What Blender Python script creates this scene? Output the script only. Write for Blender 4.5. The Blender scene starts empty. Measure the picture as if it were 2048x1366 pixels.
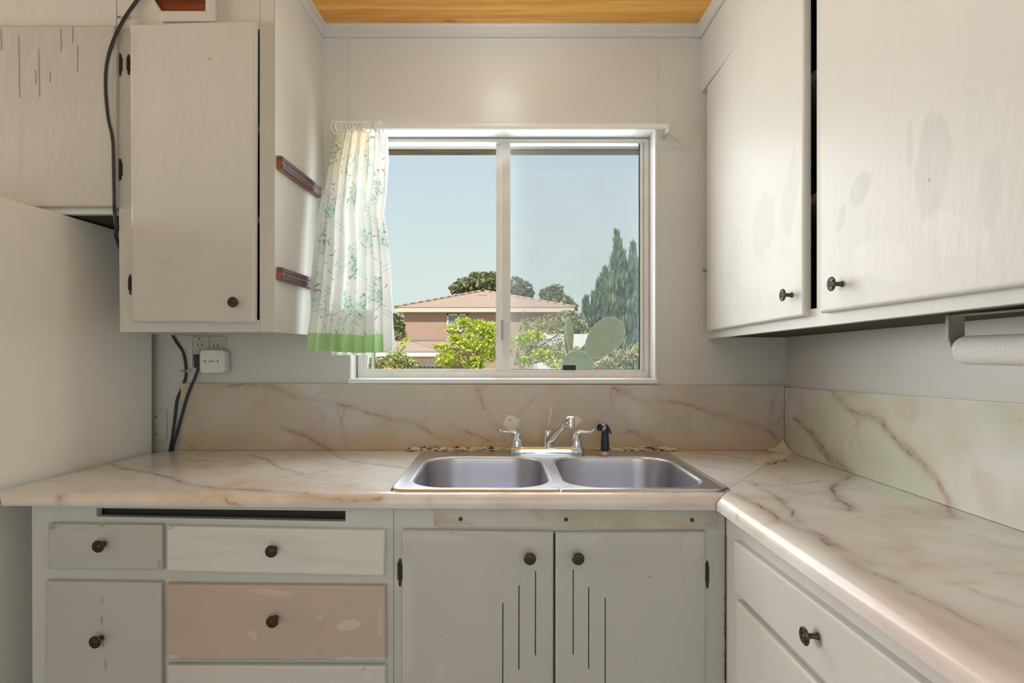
import bpy, bmesh, math, random
import numpy as np
from mathutils import Vector, Matrix

# ------------------------------------------------------------------ camera, sky, sun, lights, exposure
SC = bpy.context.scene
COL = SC.collection
F, CX, CY, CZ = 1180.0, 1003.0, 708.0, 1.255      # focal length in pixels, optical axis, camera height
cam = bpy.data.cameras.new('camera')
cam.sensor_width = 36.0
cam.lens = F / 2048 * 36
cam.shift_x = (1024 - CX) / 2048
cam.shift_y = (CY - 683) / 2048
cam.clip_start = 0.05
cam.clip_end = 500
camo = bpy.data.objects.new('camera', cam)
COL.objects.link(camo)
camo.location = (0, 0, CZ)
camo.rotation_euler = (math.pi / 2, 0, 0)
SC.camera = camo
SC.view_settings.view_transform = 'Standard'
SC.view_settings.look = 'None'
SC.view_settings.gamma = 1
SC.view_settings.use_curve_mapping = False
SC.view_settings.exposure = 0.0

wd = bpy.data.worlds.new('sky')
SC.world = wd
wd.use_nodes = True
nt = wd.node_tree
nt.nodes.clear()
wo = nt.nodes.new('ShaderNodeOutputWorld')
wb = nt.nodes.new('ShaderNodeBackground')
wt = nt.nodes.new('ShaderNodeTexCoord')
ws = nt.nodes.new('ShaderNodeSeparateXYZ')
wr = nt.nodes.new('ShaderNodeValToRGB')
nt.links.new(wt.outputs['Generated'], ws.inputs[0])
nt.links.new(ws.outputs['Z'], wr.inputs[0])
nt.links.new(wr.outputs[0], wb.inputs[0])
nt.links.new(wb.outputs[0], wo.inputs[0])
cr = wr.color_ramp
cr.elements[0].position = 0.0
cr.elements[0].color = (0.64, 0.72, 0.68, 1)
cr.elements[1].position = 1.0
cr.elements[1].color = (0.22, 0.40, 0.66, 1)
e = cr.elements.new(0.36)
e.color = (0.50, 0.61, 0.70, 1)
e = cr.elements.new(0.16)
e.color = (0.60, 0.70, 0.70, 1)
wb.inputs[1].default_value = 1.18


def light(name, kind, loc, energy, color=(1, 1, 1), aim=None, **kw):
    l = bpy.data.lights.new(name, kind)
    l.energy = energy
    l.color = color
    for k, v in kw.items():
        setattr(l, k, v)
    o = bpy.data.objects.new(name, l)
    COL.objects.link(o)
    o.location = loc
    if aim is not None:
        o.rotation_euler = (Vector(aim) - Vector(loc)).to_track_quat('-Z', 'Y').to_euler()
    return o


light('sun', 'SUN', (0, 0, 30), 5.2, (1.0, 0.96, 0.90), aim=(7, 13, 14), angle=0.01)
# the ceiling lamp over the sink (its fixture is built further down)
light('ceiling_lamp_light', 'POINT', (0.0, 1.60, 2.34), 3.2, (0.84, 0.95, 1.0), shadow_soft_size=0.07)
# added soft fill light from behind the camera
light('rear_fill_light', 'AREA', (0.0, -2.45, 1.2), 12.5, (0.96, 1.0, 0.99), aim=(-0.2, 2, 1.1), shape='RECTANGLE', size=1.8, size_y=2.0)
# added fill light from the left, brightens the right-hand cabinets
light('side_fill_light', 'AREA', (-4.5, 0.75, 1.60), 98.0, (0.96, 0.985, 1.0), aim=(1.0, 0.9, 1.45), shape='RECTANGLE', size=1.1, size_y=1.4)
# daylight at the kitchen window
light('window_daylight', 'AREA', (0.0, 2.31, 1.65), 15.0, (0.95, 0.98, 1.0), aim=(0, 1.2, 1.40), shape='RECTANGLE', size=1.0, size_y=0.78)

RNG = np.random.RandomState(7)
random.seed(7)


# ------------------------------------------------------------------ pixel helpers (points on real planes)
def PY(x, y, Y):
    return Vector(((x - CX) * Y / F, Y, CZ - (y - CY) * Y / F))


def PX(x, y, X):
    Y = X * F / (x - CX)
    return Vector((X, Y, CZ - (y - CY) * Y / F))


def PZ(x, y, Z):
    Y = (CZ - Z) * F / (y - CY)
    return Vector(((x - CX) * Y / F, Y, Z))


def topx(P):
    P = np.asarray(P)
    return CX + P[..., 0] * F / P[..., 1], CY - (P[..., 2] - CZ) * F / P[..., 1]


def srgb(r, g, b):
    f = lambda c: (c / 255) / 12.92 if c / 255 <= 0.04045 else ((c / 255 + 0.055) / 1.055) ** 2.4
    return (f(r), f(g), f(b), 1.0)


# ------------------------------------------------------------------ materials
def mat(name, color, rough=0.5, metal=0.0, bump=0.0, bscale=60, var=0.0, vscale=4, attr=None, spec=0.5,
        aniso=(1, 1, 1), trans=0.0, extra=None):
    m = bpy.data.materials.new(name)
    m.use_nodes = True
    n = m.node_tree.nodes
    L = m.node_tree.links
    b = n['Principled BSDF']
    b.inputs['Roughness'].default_value = rough
    b.inputs['Metallic'].default_value = metal
    b.inputs['Specular IOR Level'].default_value = spec
    tc = n.new('ShaderNodeTexCoord')
    mp = n.new('ShaderNodeMapping')
    mp.inputs['Scale'].default_value = aniso
    L.new(tc.outputs['Object'], mp.inputs[0])
    src = None
    if attr:
        a = n.new('ShaderNodeAttribute')
        a.attribute_name = attr
        src = a.outputs['Color']
    if var > 0:
        t = n.new('ShaderNodeTexNoise')
        t.inputs['Scale'].default_value = vscale
        t.inputs['Detail'].default_value = 6
        L.new(mp.outputs[0], t.inputs[0])
        r = n.new('ShaderNodeMapRange')
        r.inputs['From Min'].default_value = 0.25
        r.inputs['From Max'].default_value = 0.75
        r.inputs['To Min'].default_value = 1 - var
        r.inputs['To Max'].default_value = 1 + var
        L.new(t.outputs[0], r.inputs[0])
        mx = n.new('ShaderNodeVectorMath')
        mx.operation = 'SCALE'
        if src:
            L.new(src, mx.inputs[0])
        else:
            mx.inputs[0].default_value = color[:3]
        L.new(r.outputs[0], mx.inputs['Scale'])
        src = mx.outputs[0]
    if src:
        L.new(src, b.inputs['Base Color'])
    else:
        b.inputs['Base Color'].default_value = color
    if bump > 0:
        t = n.new('ShaderNodeTexNoise')
        t.inputs['Scale'].default_value = bscale
        t.inputs['Detail'].default_value = 5
        L.new(mp.outputs[0], t.inputs[0])
        bp = n.new('ShaderNodeBump')
        bp.inputs['Strength'].default_value = bump
        bp.inputs['Distance'].default_value = 0.004
        L.new(t.outputs[0], bp.inputs['Height'])
        L.new(bp.outputs[0], b.inputs['Normal'])
    if extra:
        extra(m, n, L, b)
    return m


WHITE = (0.605, 0.60, 0.56, 1)
M = {}
M['paint'] = mat('painted_wood', WHITE, 0.42, bump=0.35, bscale=26, var=0.035, vscale=5, aniso=(1, 1, 0.35))
M['paintattr'] = mat('painted_wood_marked', WHITE, 0.42, bump=0.28, bscale=40, var=0.03, vscale=6, attr='Col', aniso=(1, 1, 0.3))
M['wall'] = mat('wall_paint', (0.60, 0.59, 0.56, 1), 0.33, bump=0.3, bscale=14, var=0.03, vscale=3)
M['wallattr'] = mat('wall_paint_marked', WHITE, 0.36, bump=0.3, bscale=14, var=0.03, vscale=3, attr='Col')
M['reveal'] = mat('window_casing_paint', (0.80, 0.80, 0.79, 1), 0.4, bump=0.2, bscale=30)
M['fridge'] = mat('fridge_enamel', (0.84, 0.835, 0.79, 1), 0.4, bump=0.08, bscale=300)
M['laminate'] = mat('marble_laminate', WHITE, 0.22, var=0.06, vscale=9, attr='Col')
M['splash'] = mat('marble_laminate_upright', WHITE, 0.3, var=0.06, vscale=9, attr='Col')
M['steel'] = mat('brushed_steel', (0.66, 0.66, 0.70, 1), 0.27, metal=1.0, bump=0.04, bscale=120, aniso=(0.3, 6, 1))
M['steelbowl'] = mat('brushed_steel_bowl', (0.64, 0.64, 0.70, 1), 0.33, metal=1.0, bump=0.05, bscale=120, aniso=(1, 1, 0.2))
M['chrome'] = mat('chrome', (0.82, 0.83, 0.86, 1), 0.08, metal=1.0)
M['bronze'] = mat('dark_bronze', srgb(82, 76, 68), 0.38, metal=0.75, bump=0.1, bscale=200)
M['iron'] = mat('black_hinge_iron', srgb(62, 58, 52), 0.5, metal=0.4, bump=0.6, bscale=150)
M['blackplastic'] = mat('black_plastic', srgb(34, 36, 42), 0.38)
M['navyplastic'] = mat('dark_navy_plastic', srgb(38, 46, 62), 0.35)
M['cable'] = mat('black_rubber', srgb(42, 42, 38), 0.45)
M['cableblue'] = mat('navy_rubber', srgb(40, 40, 58), 0.4)
M['plastic'] = mat('white_plastic', (0.76, 0.74, 0.68, 1), 0.4)
M['plate'] = mat('painted_cover_plate', (0.56, 0.54, 0.485, 1), 0.45, bump=0.2, bscale=60)
M['darkgap'] = mat('dark_gap_shade', srgb(66, 60, 52), 0.9)  # dark brown standing in for shade inside gaps and recesses
M['alu'] = mat('window_aluminium', (0.74, 0.735, 0.71, 1), 0.5, metal=0.1, var=0.05, vscale=14, bump=0.1, bscale=40)
M['gasket'] = mat('rubber_gasket', srgb(40, 44, 50), 0.6)
M['rail'] = mat('rod_enamel', (0.74, 0.73, 0.70, 1), 0.35)
M['ringp'] = mat('ring_plastic', (0.74, 0.74, 0.73, 1), 0.2, spec=0.7)
M['towel'] = None
M['soil'] = mat('dry_ground', srgb(150, 140, 105), 0.95, var=0.3, vscale=0.6)
M['stucco'] = mat('pink_stucco', srgb(178, 148, 130), 0.9, bump=0.3, bscale=8, var=0.05, vscale=0.6)
M['fascia'] = mat('fascia_paint', srgb(214, 200, 182), 0.7)
M['rooftile'] = None
M['wallwhite'] = mat('white_shed_wall', srgb(222, 220, 216), 0.7)
M['fencewood'] = mat('weathered_fence', srgb(132, 122, 112), 0.9, var=0.2, vscale=6)
M['trunk'] = mat('bark', srgb(140, 120, 96), 0.9, var=0.2, vscale=10)
M['cactus'] = mat('cactus_skin', WHITE, 0.7, attr='Col', bump=0.4, bscale=60, var=0.1, vscale=30)
M['postgrey'] = mat('galvanised_post', srgb(170, 168, 160), 0.6)
M['eave'] = mat('weathered_eave_board', srgb(120, 98, 78), 0.85, var=0.45, vscale=14, aniso=(0.35, 1, 3))
M['caulk'] = mat('old_caulk', WHITE, 0.9, attr='Col', bump=0.8, bscale=200)
M['darkink'] = mat('printed_ink', srgb(60, 60, 58), 0.6)
M['drain'] = mat('drain_dark', srgb(70, 70, 74), 0.3, metal=0.9)
M['towelrollcore'] = mat('cardboard', srgb(170, 140, 105), 0.9)
M['galv'] = mat('painted_bracket', (0.36, 0.345, 0.31, 1), 0.45, metal=0.2, bump=0.8, bscale=60, var=0.15, vscale=30)


def wood(name, c1, c2, ax, rough=0.3, plank=None, scale=1.0):
    """wood with grain running along axis ax (0,1,2)"""
    m = bpy.data.materials.new(name)
    m.use_nodes = True
    n = m.node_tree.nodes
    L = m.node_tree.links
    b = n['Principled BSDF']
    b.inputs['Roughness'].default_value = rough
    tc = n.new('ShaderNodeTexCoord')
    mp = n.new('ShaderNodeMapping')
    s = [14 * scale, 14 * scale, 14 * scale]
    s[ax] = 0.9 * scale
    mp.inputs['Scale'].default_value = s
    L.new(tc.outputs['Object'], mp.inputs[0])
    t = n.new('ShaderNodeTexNoise')
    t.inputs['Scale'].default_value = 1.6
    t.inputs['Detail'].default_value = 8
    t.inputs['Distortion'].default_value = 1.4
    L.new(mp.outputs[0], t.inputs[0])
    t2 = n.new('ShaderNodeTexNoise')
    t2.inputs['Scale'].default_value = 9
    t2.inputs['Detail'].default_value = 4
    L.new(mp.outputs[0], t2.inputs[0])
    ad = n.new('ShaderNodeMath')
    ad.operation = 'MULTIPLY_ADD'
    L.new(t2.outputs[0], ad.inputs[0])
    ad.inputs[1].default_value = 0.35
    L.new(t.outputs[0], ad.inputs[2])
    r = n.new('ShaderNodeValToRGB')
    r.color_ramp.elements[0].position = 0.48
    r.color_ramp.elements[0].color = c2
    r.color_ramp.elements[1].position = 0.82
    r.color_ramp.elements[1].color = c1
    L.new(ad.outputs[0], r.inputs[0])
    src = r.outputs[0]
    # knots
    v = n.new('ShaderNodeTexVoronoi')
    v.inputs['Scale'].default_value = 1.0
    mk = n.new('ShaderNodeMapping')
    k = [7, 7, 7]
    k[ax] = 3.2
    mk.inputs['Scale'].default_value = k
    L.new(tc.outputs['Object'], mk.inputs[0])
    L.new(mk.outputs[0], v.inputs[0])
    kr = n.new('ShaderNodeValToRGB')
    kr.color_ramp.elements[0].position = 0.05
    kr.color_ramp.elements[0].color = (0.28, 0.2, 0.16, 1)
    kr.color_ramp.elements[1].position = 0.13
    kr.color_ramp.elements[1].color = (1, 1, 1, 1)
    L.new(v.outputs['Distance'], kr.inputs[0])
    mm = n.new('ShaderNodeMix')
    mm.data_type = 'RGBA'
    mm.blend_type = 'MULTIPLY'
    mm.inputs[0].default_value = 0.85
    L.new(src, mm.inputs[6])
    L.new(kr.outputs[0], mm.inputs[7])
    L.new(mm.outputs[2], b.inputs['Base Color'])
    return m


M['ceilwood'] = wood('varnished_ceiling_boards', srgb(255, 200, 92), srgb(232, 148, 62), 0, 0.28)
M['redwood'] = wood('dark_red_board', srgb(150, 78, 46), srgb(98, 44, 26), 0, 0.5)
M['rackwood'] = wood('rack_wood', srgb(176, 112, 74), srgb(112, 62, 44), 1, 0.45, scale=2)
M['rackmetal'] = mat('magnetic_strip', srgb(92, 84, 104), 0.45, metal=0.4)


def glassmat(name, tint, gloss):
    m = bpy.data.materials.new(name)
    m.use_nodes = True
    n = m.node_tree.nodes
    L = m.node_tree.links
    n.clear()
    o = n.new('ShaderNodeOutputMaterial')
    t = n.new('ShaderNodeBsdfTransparent')
    t.inputs[0].default_value = tint
    g = n.new('ShaderNodeBsdfGlossy')
    g.inputs['Roughness'].default_value = 0.02
    fr = n.new('ShaderNodeFresnel')
    fr.inputs[0].default_value = gloss
    mx = n.new('ShaderNodeMixShader')
    L.new(fr.outputs[0], mx.inputs[0])
    L.new(t.outputs[0], mx.inputs[1])
    L.new(g.outputs[0], mx.inputs[2])
    L.new(mx.outputs[0], o.inputs[0])
    return m


def screenmat():
    m = bpy.data.materials.new('insect_screen_mesh')
    m.use_nodes = True
    n = m.node_tree.nodes
    L = m.node_tree.links
    n.clear()
    o = n.new('ShaderNodeOutputMaterial')
    t = n.new('ShaderNodeBsdfTransparent')
    d = n.new('ShaderNodeBsdfDiffuse')
    d.inputs[0].default_value = (0.42, 0.46, 0.52, 1)
    tc = n.new('ShaderNodeTexCoord')
    no = n.new('ShaderNodeTexNoise')
    no.inputs['Scale'].default_value = 5
    no.inputs['Detail'].default_value = 8
    L.new(tc.outputs['Object'], no.inputs[0])
    r = n.new('ShaderNodeMapRange')
    r.inputs['From Min'].default_value = 0.3
    r.inputs['From Max'].default_value = 0.7
    r.inputs['To Min'].default_value = 0.12
    r.inputs['To Max'].default_value = 0.17
    L.new(no.outputs[0], r.inputs[0])
    mx = n.new('ShaderNodeMixShader')
    L.new(r.outputs[0], mx.inputs[0])
    L.new(t.outputs[0], mx.inputs[1])
    L.new(d.outputs[0], mx.inputs[2])
    L.new(mx.outputs[0], o.inputs[0])
    return m


M['glass'] = glassmat('window_glass', (0.97, 0.98, 0.97, 1), 1.10)
M['screen'] = screenmat()


def clothmat(name, tr=0.35):
    m = bpy.data.materials.new(name)
    m.use_nodes = True
    n = m.node_tree.nodes
    L = m.node_tree.links
    n.clear()
    o = n.new('ShaderNodeOutputMaterial')
    a = n.new('ShaderNodeAttribute')
    a.attribute_name = 'Col'
    d = n.new('ShaderNodeBsdfDiffuse')
    t = n.new('ShaderNodeBsdfTranslucent')
    L.new(a.outputs['Color'], d.inputs[0])
    L.new(a.outputs['Color'], t.inputs[0])
    mx = n.new('ShaderNodeMixShader')
    mx.inputs[0].default_value = tr
    L.new(d.outputs[0], mx.inputs[1])
    L.new(t.outputs[0], mx.inputs[2])
    L.new(mx.outputs[0], o.inputs[0])
    return m


M['cloth'] = clothmat('printed_cotton', 0.42)
M['leaf'] = clothmat('leaves', 0.3)


def wave_bump(scale, strength, axis, dist=0.004, col2=None):
    def f(m, n, L, b):
        tc = n.new('ShaderNodeTexCoord')
        w = n.new('ShaderNodeTexWave')
        w.bands_direction = axis
        w.inputs['Scale'].default_value = scale
        w.inputs['Distortion'].default_value = 0.8
        w.inputs['Detail'].default_value = 2
        L.new(tc.outputs['Object'], w.inputs[0])
        bp = n.new('ShaderNodeBump')
        bp.inputs['Strength'].default_value = strength
        bp.inputs['Distance'].default_value = dist
        L.new(w.outputs['Fac'], bp.inputs['Height'])
        L.new(bp.outputs[0], b.inputs['Normal'])
        if col2:
            r = n.new('ShaderNodeValToRGB')
            r.color_ramp.elements[0].color = col2[0]
            r.color_ramp.elements[1].color = col2[1]
            L.new(w.outputs['Fac'], r.inputs[0])
            L.new(r.outputs[0], b.inputs['Base Color'])
    return f


M['towel'] = mat('ribbed_paper_towel', (0.8, 0.79, 0.76, 1), 0.9, extra=wave_bump(62, 0.6, 'Y', 0.003, ((0.62, 0.61, 0.58, 1), (0.84, 0.83, 0.80, 1))))
M['rooftile'] = mat('flat_roof_tiles', srgb(188, 158, 136), 0.85, extra=wave_bump(0.62, 0.6, 'Y', 0.2, (srgb(168, 138, 118), srgb(202, 174, 152))))


# ------------------------------------------------------------------ object helpers
def tag(o, label=None, cat=None, group=None, kind=None):
    if label:
        o['label'] = label
    if cat:
        o['category'] = cat
    if group:
        o['group'] = group
    if kind:
        o['kind'] = kind
    return o


def empty(name, loc, label=None, cat=None, group=None):
    o = bpy.data.objects.new(name, None)
    COL.objects.link(o)
    o.location = loc
    o.empty_display_size = 0.05
    return tag(o, label, cat, group)


def link(name, me, m, parent=None, smooth=False):
    o = bpy.data.objects.new(name, me)
    COL.objects.link(o)
    if m is not None:
        me.materials.append(m)
    if parent is not None:
        o.parent = parent
        # keep mesh data in world coordinates of the parent's frame
        o.matrix_parent_inverse = Matrix.Identity(4)
        off = Vector((0, 0, 0))
        p = parent
        while p is not None:
            off += Vector(p.location)
            p = p.parent
        me.transform(Matrix.Translation(-off))
    if smooth:
        for p in me.polygons:
            p.use_smooth = True
    return o


def obj(name, verts, faces, m, parent=None, smooth=False, bevel=0.0, seg=2, cols=None):
    me = bpy.data.meshes.new(name)
    me.from_pydata([tuple(v) for v in verts], [], [tuple(f) for f in faces])
    me.validate()
    if cols is not None:
        a = me.color_attributes.new('Col', 'FLOAT_COLOR', 'POINT')
        c = np.ones((len(me.vertices), 4), dtype=np.float32)
        c[:, :3] = np.asarray(cols, dtype=np.float32)[:, :3]
        a.data.foreach_set('color', c.ravel())
    bm = bmesh.new()
    bm.from_mesh(me)
    if bevel > 0:
        bmesh.ops.remove_doubles(bm, verts=bm.verts, dist=1e-5)
    bmesh.ops.recalc_face_normals(bm, faces=bm.faces)
    if bevel > 0:
        sharp = [e for e in bm.edges if len(e.link_faces) == 2 and e.calc_face_angle(0) > 0.6]
        bmesh.ops.bevel(bm, geom=sharp, offset=bevel, segments=seg, profile=0.5, affect='EDGES', clamp_overlap=True)
    bm.to_mesh(me)
    bm.free()
    return link(name, me, m, parent, smooth)


class MB:
    """collects shapes that belong to ONE mesh"""
    def __init__(s):
        s.v, s.f = [], []

    def add(s, v, f):
        k = len(s.v)
        s.v += [tuple(p) for p in v]
        s.f += [tuple(i + k for i in q) for q in f]
        return s

    def box(s, x0, x1, y0, y1, z0, z1):
        return s.hexa([(x0, y0, z0), (x1, y0, z0), (x1, y0, z1), (x0, y0, z1)], [(x0, y1, z0), (x1, y1, z0), (x1, y1, z1), (x0, y1, z1)])

    def hexa(s, A, B):
        n = len(A)
        return s.add(list(A) + list(B), [tuple(range(n)), tuple(range(2 * n - 1, n - 1, -1))] +
                     [(i, i + n, (i + 1) % n + n, (i + 1) % n) for i in range(n)])

    def prism(s, pts, d):
        d = Vector(d)
        return s.hexa([Vector(p) for p in pts], [Vector(p) + d for p in pts])

    def pq(s, quad, Y, t):
        """pixel polygon on plane Y, thickened away from the camera by t"""
        return s.prism([PY(x, y, Y) for x, y in quad], (0, t, 0))

    def rect(s, x0, y0, x1, y1, Y, t):
        return s.pq([(x0, y1), (x1, y1), (x1, y0), (x0, y0)], Y, t)

    def lathe(s, base, axis, prof, n=32):
        """prof: list of (radius, distance along axis)"""
        axis = Vector(axis).normalized()
        u = axis.orthogonal().normalized()
        w = axis.cross(u)
        vs = []
        for r, h in prof:
            for i in range(n):
                a = 2 * math.pi * i / n
                vs.append(Vector(base) + axis * h + (u * math.cos(a) + w * math.sin(a)) * r)
        fs = []
        for j in range(len(prof) - 1):
            for i in range(n):
                i2 = (i + 1) % n
                fs.append((j * n + i, j * n + i2, (j + 1) * n + i2, (j + 1) * n + i))
        fs.append(tuple(range(n)))
        fs.append(tuple((len(prof) - 1) * n + i for i in reversed(range(n))))
        return s.add(vs, fs)

    def tube(s, pts, r, n=10, sub=6, flat=1.0):
        pts = [Vector(p) for p in pts]
        if sub > 1 and len(pts) > 2:
            q = [pts[0]] + pts + [pts[-1]]
            out = []
            rr = r if isinstance(r, (list, tuple)) else None
            ro = []
            for i in range(1, len(q) - 2):
                for k in range(sub):
                    t = k / sub
                    a, b, c, d = q[i - 1], q[i], q[i + 1], q[i + 2]
                    out.append(0.5 * ((2 * b) + (c - a) * t + (2 * a - 5 * b + 4 * c - d) * t * t + (3 * b - a - 3 * c + d) * t ** 3))
                    if rr:
                        ro.append(rr[i - 1] * (1 - t) + rr[i] * t)
            out.append(pts[-1])
            if rr:
                ro.append(rr[-1])
                r = ro
            pts = out
        if not isinstance(r, (list, tuple)):
            r = [r] * len(pts)
        vs, fs = [], []
        u = None
        for i, p in enumerate(pts):
            d = (pts[min(i + 1, len(pts) - 1)] - pts[max(i - 1, 0)]).normalized()
            if u is None:
                u = d.orthogonal().normalized()
            else:
                u = (u - d * u.dot(d)).normalized()
            w = d.cross(u)
            for k in range(n):
                a = 2 * math.pi * k / n
                vs.append(p + (u * math.cos(a) + w * math.sin(a) * flat) * r[i])
        for i in range(len(pts) - 1):
            for k in range(n):
                k2 = (k + 1) % n
                fs.append((i * n + k, i * n + k2, (i + 1) * n + k2, (i + 1) * n + k))
        fs.append(tuple(reversed(range(n))))
        fs.append(tuple((len(pts) - 1) * n + k for k in range(n)))
        return s.add(vs, fs)

    def build(s, name, m, parent=None, **kw):
        return obj(name, s.v, s.f, m, parent, **kw)


def autosmooth(o, ang=0.6):
    me = o.data
    for p in me.polygons:
        p.use_smooth = True
    bm = bmesh.new()
    bm.from_mesh(me)
    for e in bm.edges:
        if len(e.link_faces) == 2 and e.calc_face_angle(0) > ang:
            e.smooth = False
    bm.to_mesh(me)
    bm.free()
    return o


def fnoise(P, freq, seed, octs=4):
    """smooth pseudo noise in about -1..1 for an array of points"""
    r = np.random.RandomState(seed)
    P = np.asarray(P, dtype=float)
    out = np.zeros(P.shape[:-1])
    amp = 1.0
    tot = 0
    for o in range(octs):
        acc = np.zeros_like(out)
        for k in range(5):
            d = r.normal(size=3)
            d /= np.linalg.norm(d)
            acc += np.sin(P @ d * freq * (0.7 + 0.6 * r.rand()) + r.rand() * 6.28 + 1.6 * np.sin(P @ np.roll(d, 1) * freq * 0.6 + r.rand() * 6))
        out += amp * acc / 2.6
        tot += amp
        amp *= 0.55
        freq *= 2.1
    return out / tot


def grid(name, P, m, parent=None, cols=None, keep=None, smooth=True, ang=0.7):
    """mesh from an n x m x 3 array of points"""
    n, k = P.shape[:2]
    idx = np.arange(n * k).reshape(n, k)
    q = np.stack([idx[:-1, :-1], idx[1:, :-1], idx[1:, 1:], idx[:-1, 1:]], axis=-1)
    if keep is not None:
        q = q[keep]
    q = q.reshape(-1, 4)
    me = bpy.data.meshes.new(name)
    me.from_pydata(P.reshape(-1, 3).tolist(), [], q.tolist())
    if cols is not None:
        a = me.color_attributes.new('Col', 'FLOAT_COLOR', 'POINT')
        c = np.ones((n * k, 4), dtype=np.float32)
        c[:, :3] = cols.reshape(-1, 3)
        a.data.foreach_set('color', c.ravel())
    o = link(name, me, m, parent)
    if smooth:
        autosmooth(o, ang)
    return o


def slab_points(c, T, N, us_n, vs_n, r=0.004, uextra=(), vextra=()):
    """rounded slab: c = corners bl, br, tr, tl on the back plane; T thickness along N. Returns P, U, V (metres)"""
    c = [np.array(q, dtype=float) for q in c]
    N = np.array(N, dtype=float)
    LU = np.linalg.norm(c[1] - c[0])
    LV = np.linalg.norm(c[3] - c[0])

    def axis(Ln, n, extra):
        a = list(np.linspace(r * 1.6, Ln - r * 1.6, n))
        b = [0, 0, r * 0.3, r]
        full = sorted(set([round(x, 6) for x in a] + [round(x, 6) for x in extra]))
        u = [0, 0, r * 0.3, r] + full + [Ln - r, Ln - r * 0.3, Ln, Ln]
        d = [0, T - r, T - 0.3 * r, T] + [T] * len(full) + [T, T - 0.3 * r, T - r, 0]
        return np.array(u), np.array(d)
    u, du = axis(LU, us_n, uextra)
    v, dv = axis(LV, vs_n, vextra)
    U, V = np.meshgrid(u, v, indexing='ij')
    D = np.minimum(du[:, None], dv[None, :])
    s = (U / LU)[..., None]
    t = (V / LV)[..., None]
    P = (1 - s) * (1 - t) * c[0] + s * (1 - t) * c[1] + s * t * c[2] + (1 - s) * t * c[3]
    return P + D[..., None] * N, U, V, D


def seg_dist(P, a, b):
    a = np.asarray(a, float)
    b = np.asarray(b, float)
    d = b - a
    t = np.clip(((P - a) @ d) / max(d @ d, 1e-12), 0, 1)
    return np.linalg.norm(P - (a + t[..., None] * d), axis=-1)


def poly_dist(P, pts):
    D = np.full(P.shape[:-1], 1e9)
    for a, b in zip(pts[:-1], pts[1:]):
        D = np.minimum(D, seg_dist(P, a, b))
    return D


def lerp(a, b, t):
    b = np.asarray(b, dtype=float)
    b = b[:3] if b.ndim == 1 else b
    return a * (1 - t[..., None]) + b * t[..., None]


def smooth01(x, a, b):
    t = np.clip((x - a) / (b - a), 0, 1)
    return t * t * (3 - 2 * t)


def knob(px, py, Y=None, X=None, parent=None, d=0.0298, label=None, m='bronze', off=(0, 0)):
    """turned cabinet knob, its disc centred where the photo shows it"""
    L = 0.027
    R = d / 2
    prof = [(R * 0.42, 0), (R * 0.42, 0.002), (R * 0.30, 0.004), (R * 0.30, L * 0.66), (R * 0.5, L * 0.74), (R * 0.95, L * 0.80),
            (R, L * 0.85), (R * 0.98, L * 0.90), (R * 0.86, L * 0.94), (R * 0.80, L * 0.88), (R * 0.66, L * 0.88), (R * 0.60, L * 0.95),
            (R * 0.46, L * 0.96), (R * 0.40, L * 0.89), (R * 0.30, L * 0.89), (R * 0.22, L * .95), (0.0005, L * 0.97)]
    if Y is not None:
        c = PY(px, py, Y - L)
        base = Vector((c.x, Y, c.z))
        ax = (0, -1, 0)
    else:
        c = PX(px, py, X - L)
        base = Vector((X, c.y, c.z))
        ax = (-1, 0, 0)
    o = MB().lathe(base, ax, prof, 36).build('knob', M[m], parent)
    autosmooth(o, 0.9)
    if label:
        o['label'] = label
    return o


def hinge(cx, y0, y1, w, Y, parent, halves=1):
    """ornate leaf hinge: shaped plate with barrel and screw heads"""
    h = y1 - y0
    pts = [(cx - w * .15, y0), (cx + w * .25, y0 + h * .04), (cx + w * .35, y0 + h * .16), (cx + w * .5, y0 + h * .24), (cx + w * .5, y0 + h * .74),
           (cx + w * .3, y0 + h * .82), (cx + w * .3, y0 + h * .95), (cx, y1), (cx - w * .35, y0 + h * .93), (cx - w * .3, y0 + h * .8), (cx - w * .5, y0 + h * .74),
           (cx - w * .5, y0 + h * .12), (cx - w * .3, y0 + h * .08)]
    b = MB().pq(list(reversed(pts)), Y - 0.0025, 0.003)
    a = PY(cx - w * .3, y0 + h * .2, Y - 0.004)
    c = PY(cx - w * .3, y0 + h * .75, Y - 0.004)
    b.tube([a, c], 0.003, sub=1)
    for t in (.3, .65):
        p = PY(cx + w * .15, y0 + h * t, Y - 0.0025)
        b.lathe(p, (0, -1, 0), [(0.0032, 0), (0.0030, 0.001), (0.0018, 0.0018)], 10)
    return b.build('hinge', M['iron'], parent)


# ------------------------------------------------------------------ the room
YW, YS = 2.10, 2.085
CEIL = 2.426
XR = 1.0126
XL, YB = -4.6, -2.6
CT = 0.914            # worktop height


def struct(name, b, m, **kw):
    o = b.build(name, m, **kw)
    o['kind'] = 'structure'
    return o


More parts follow.
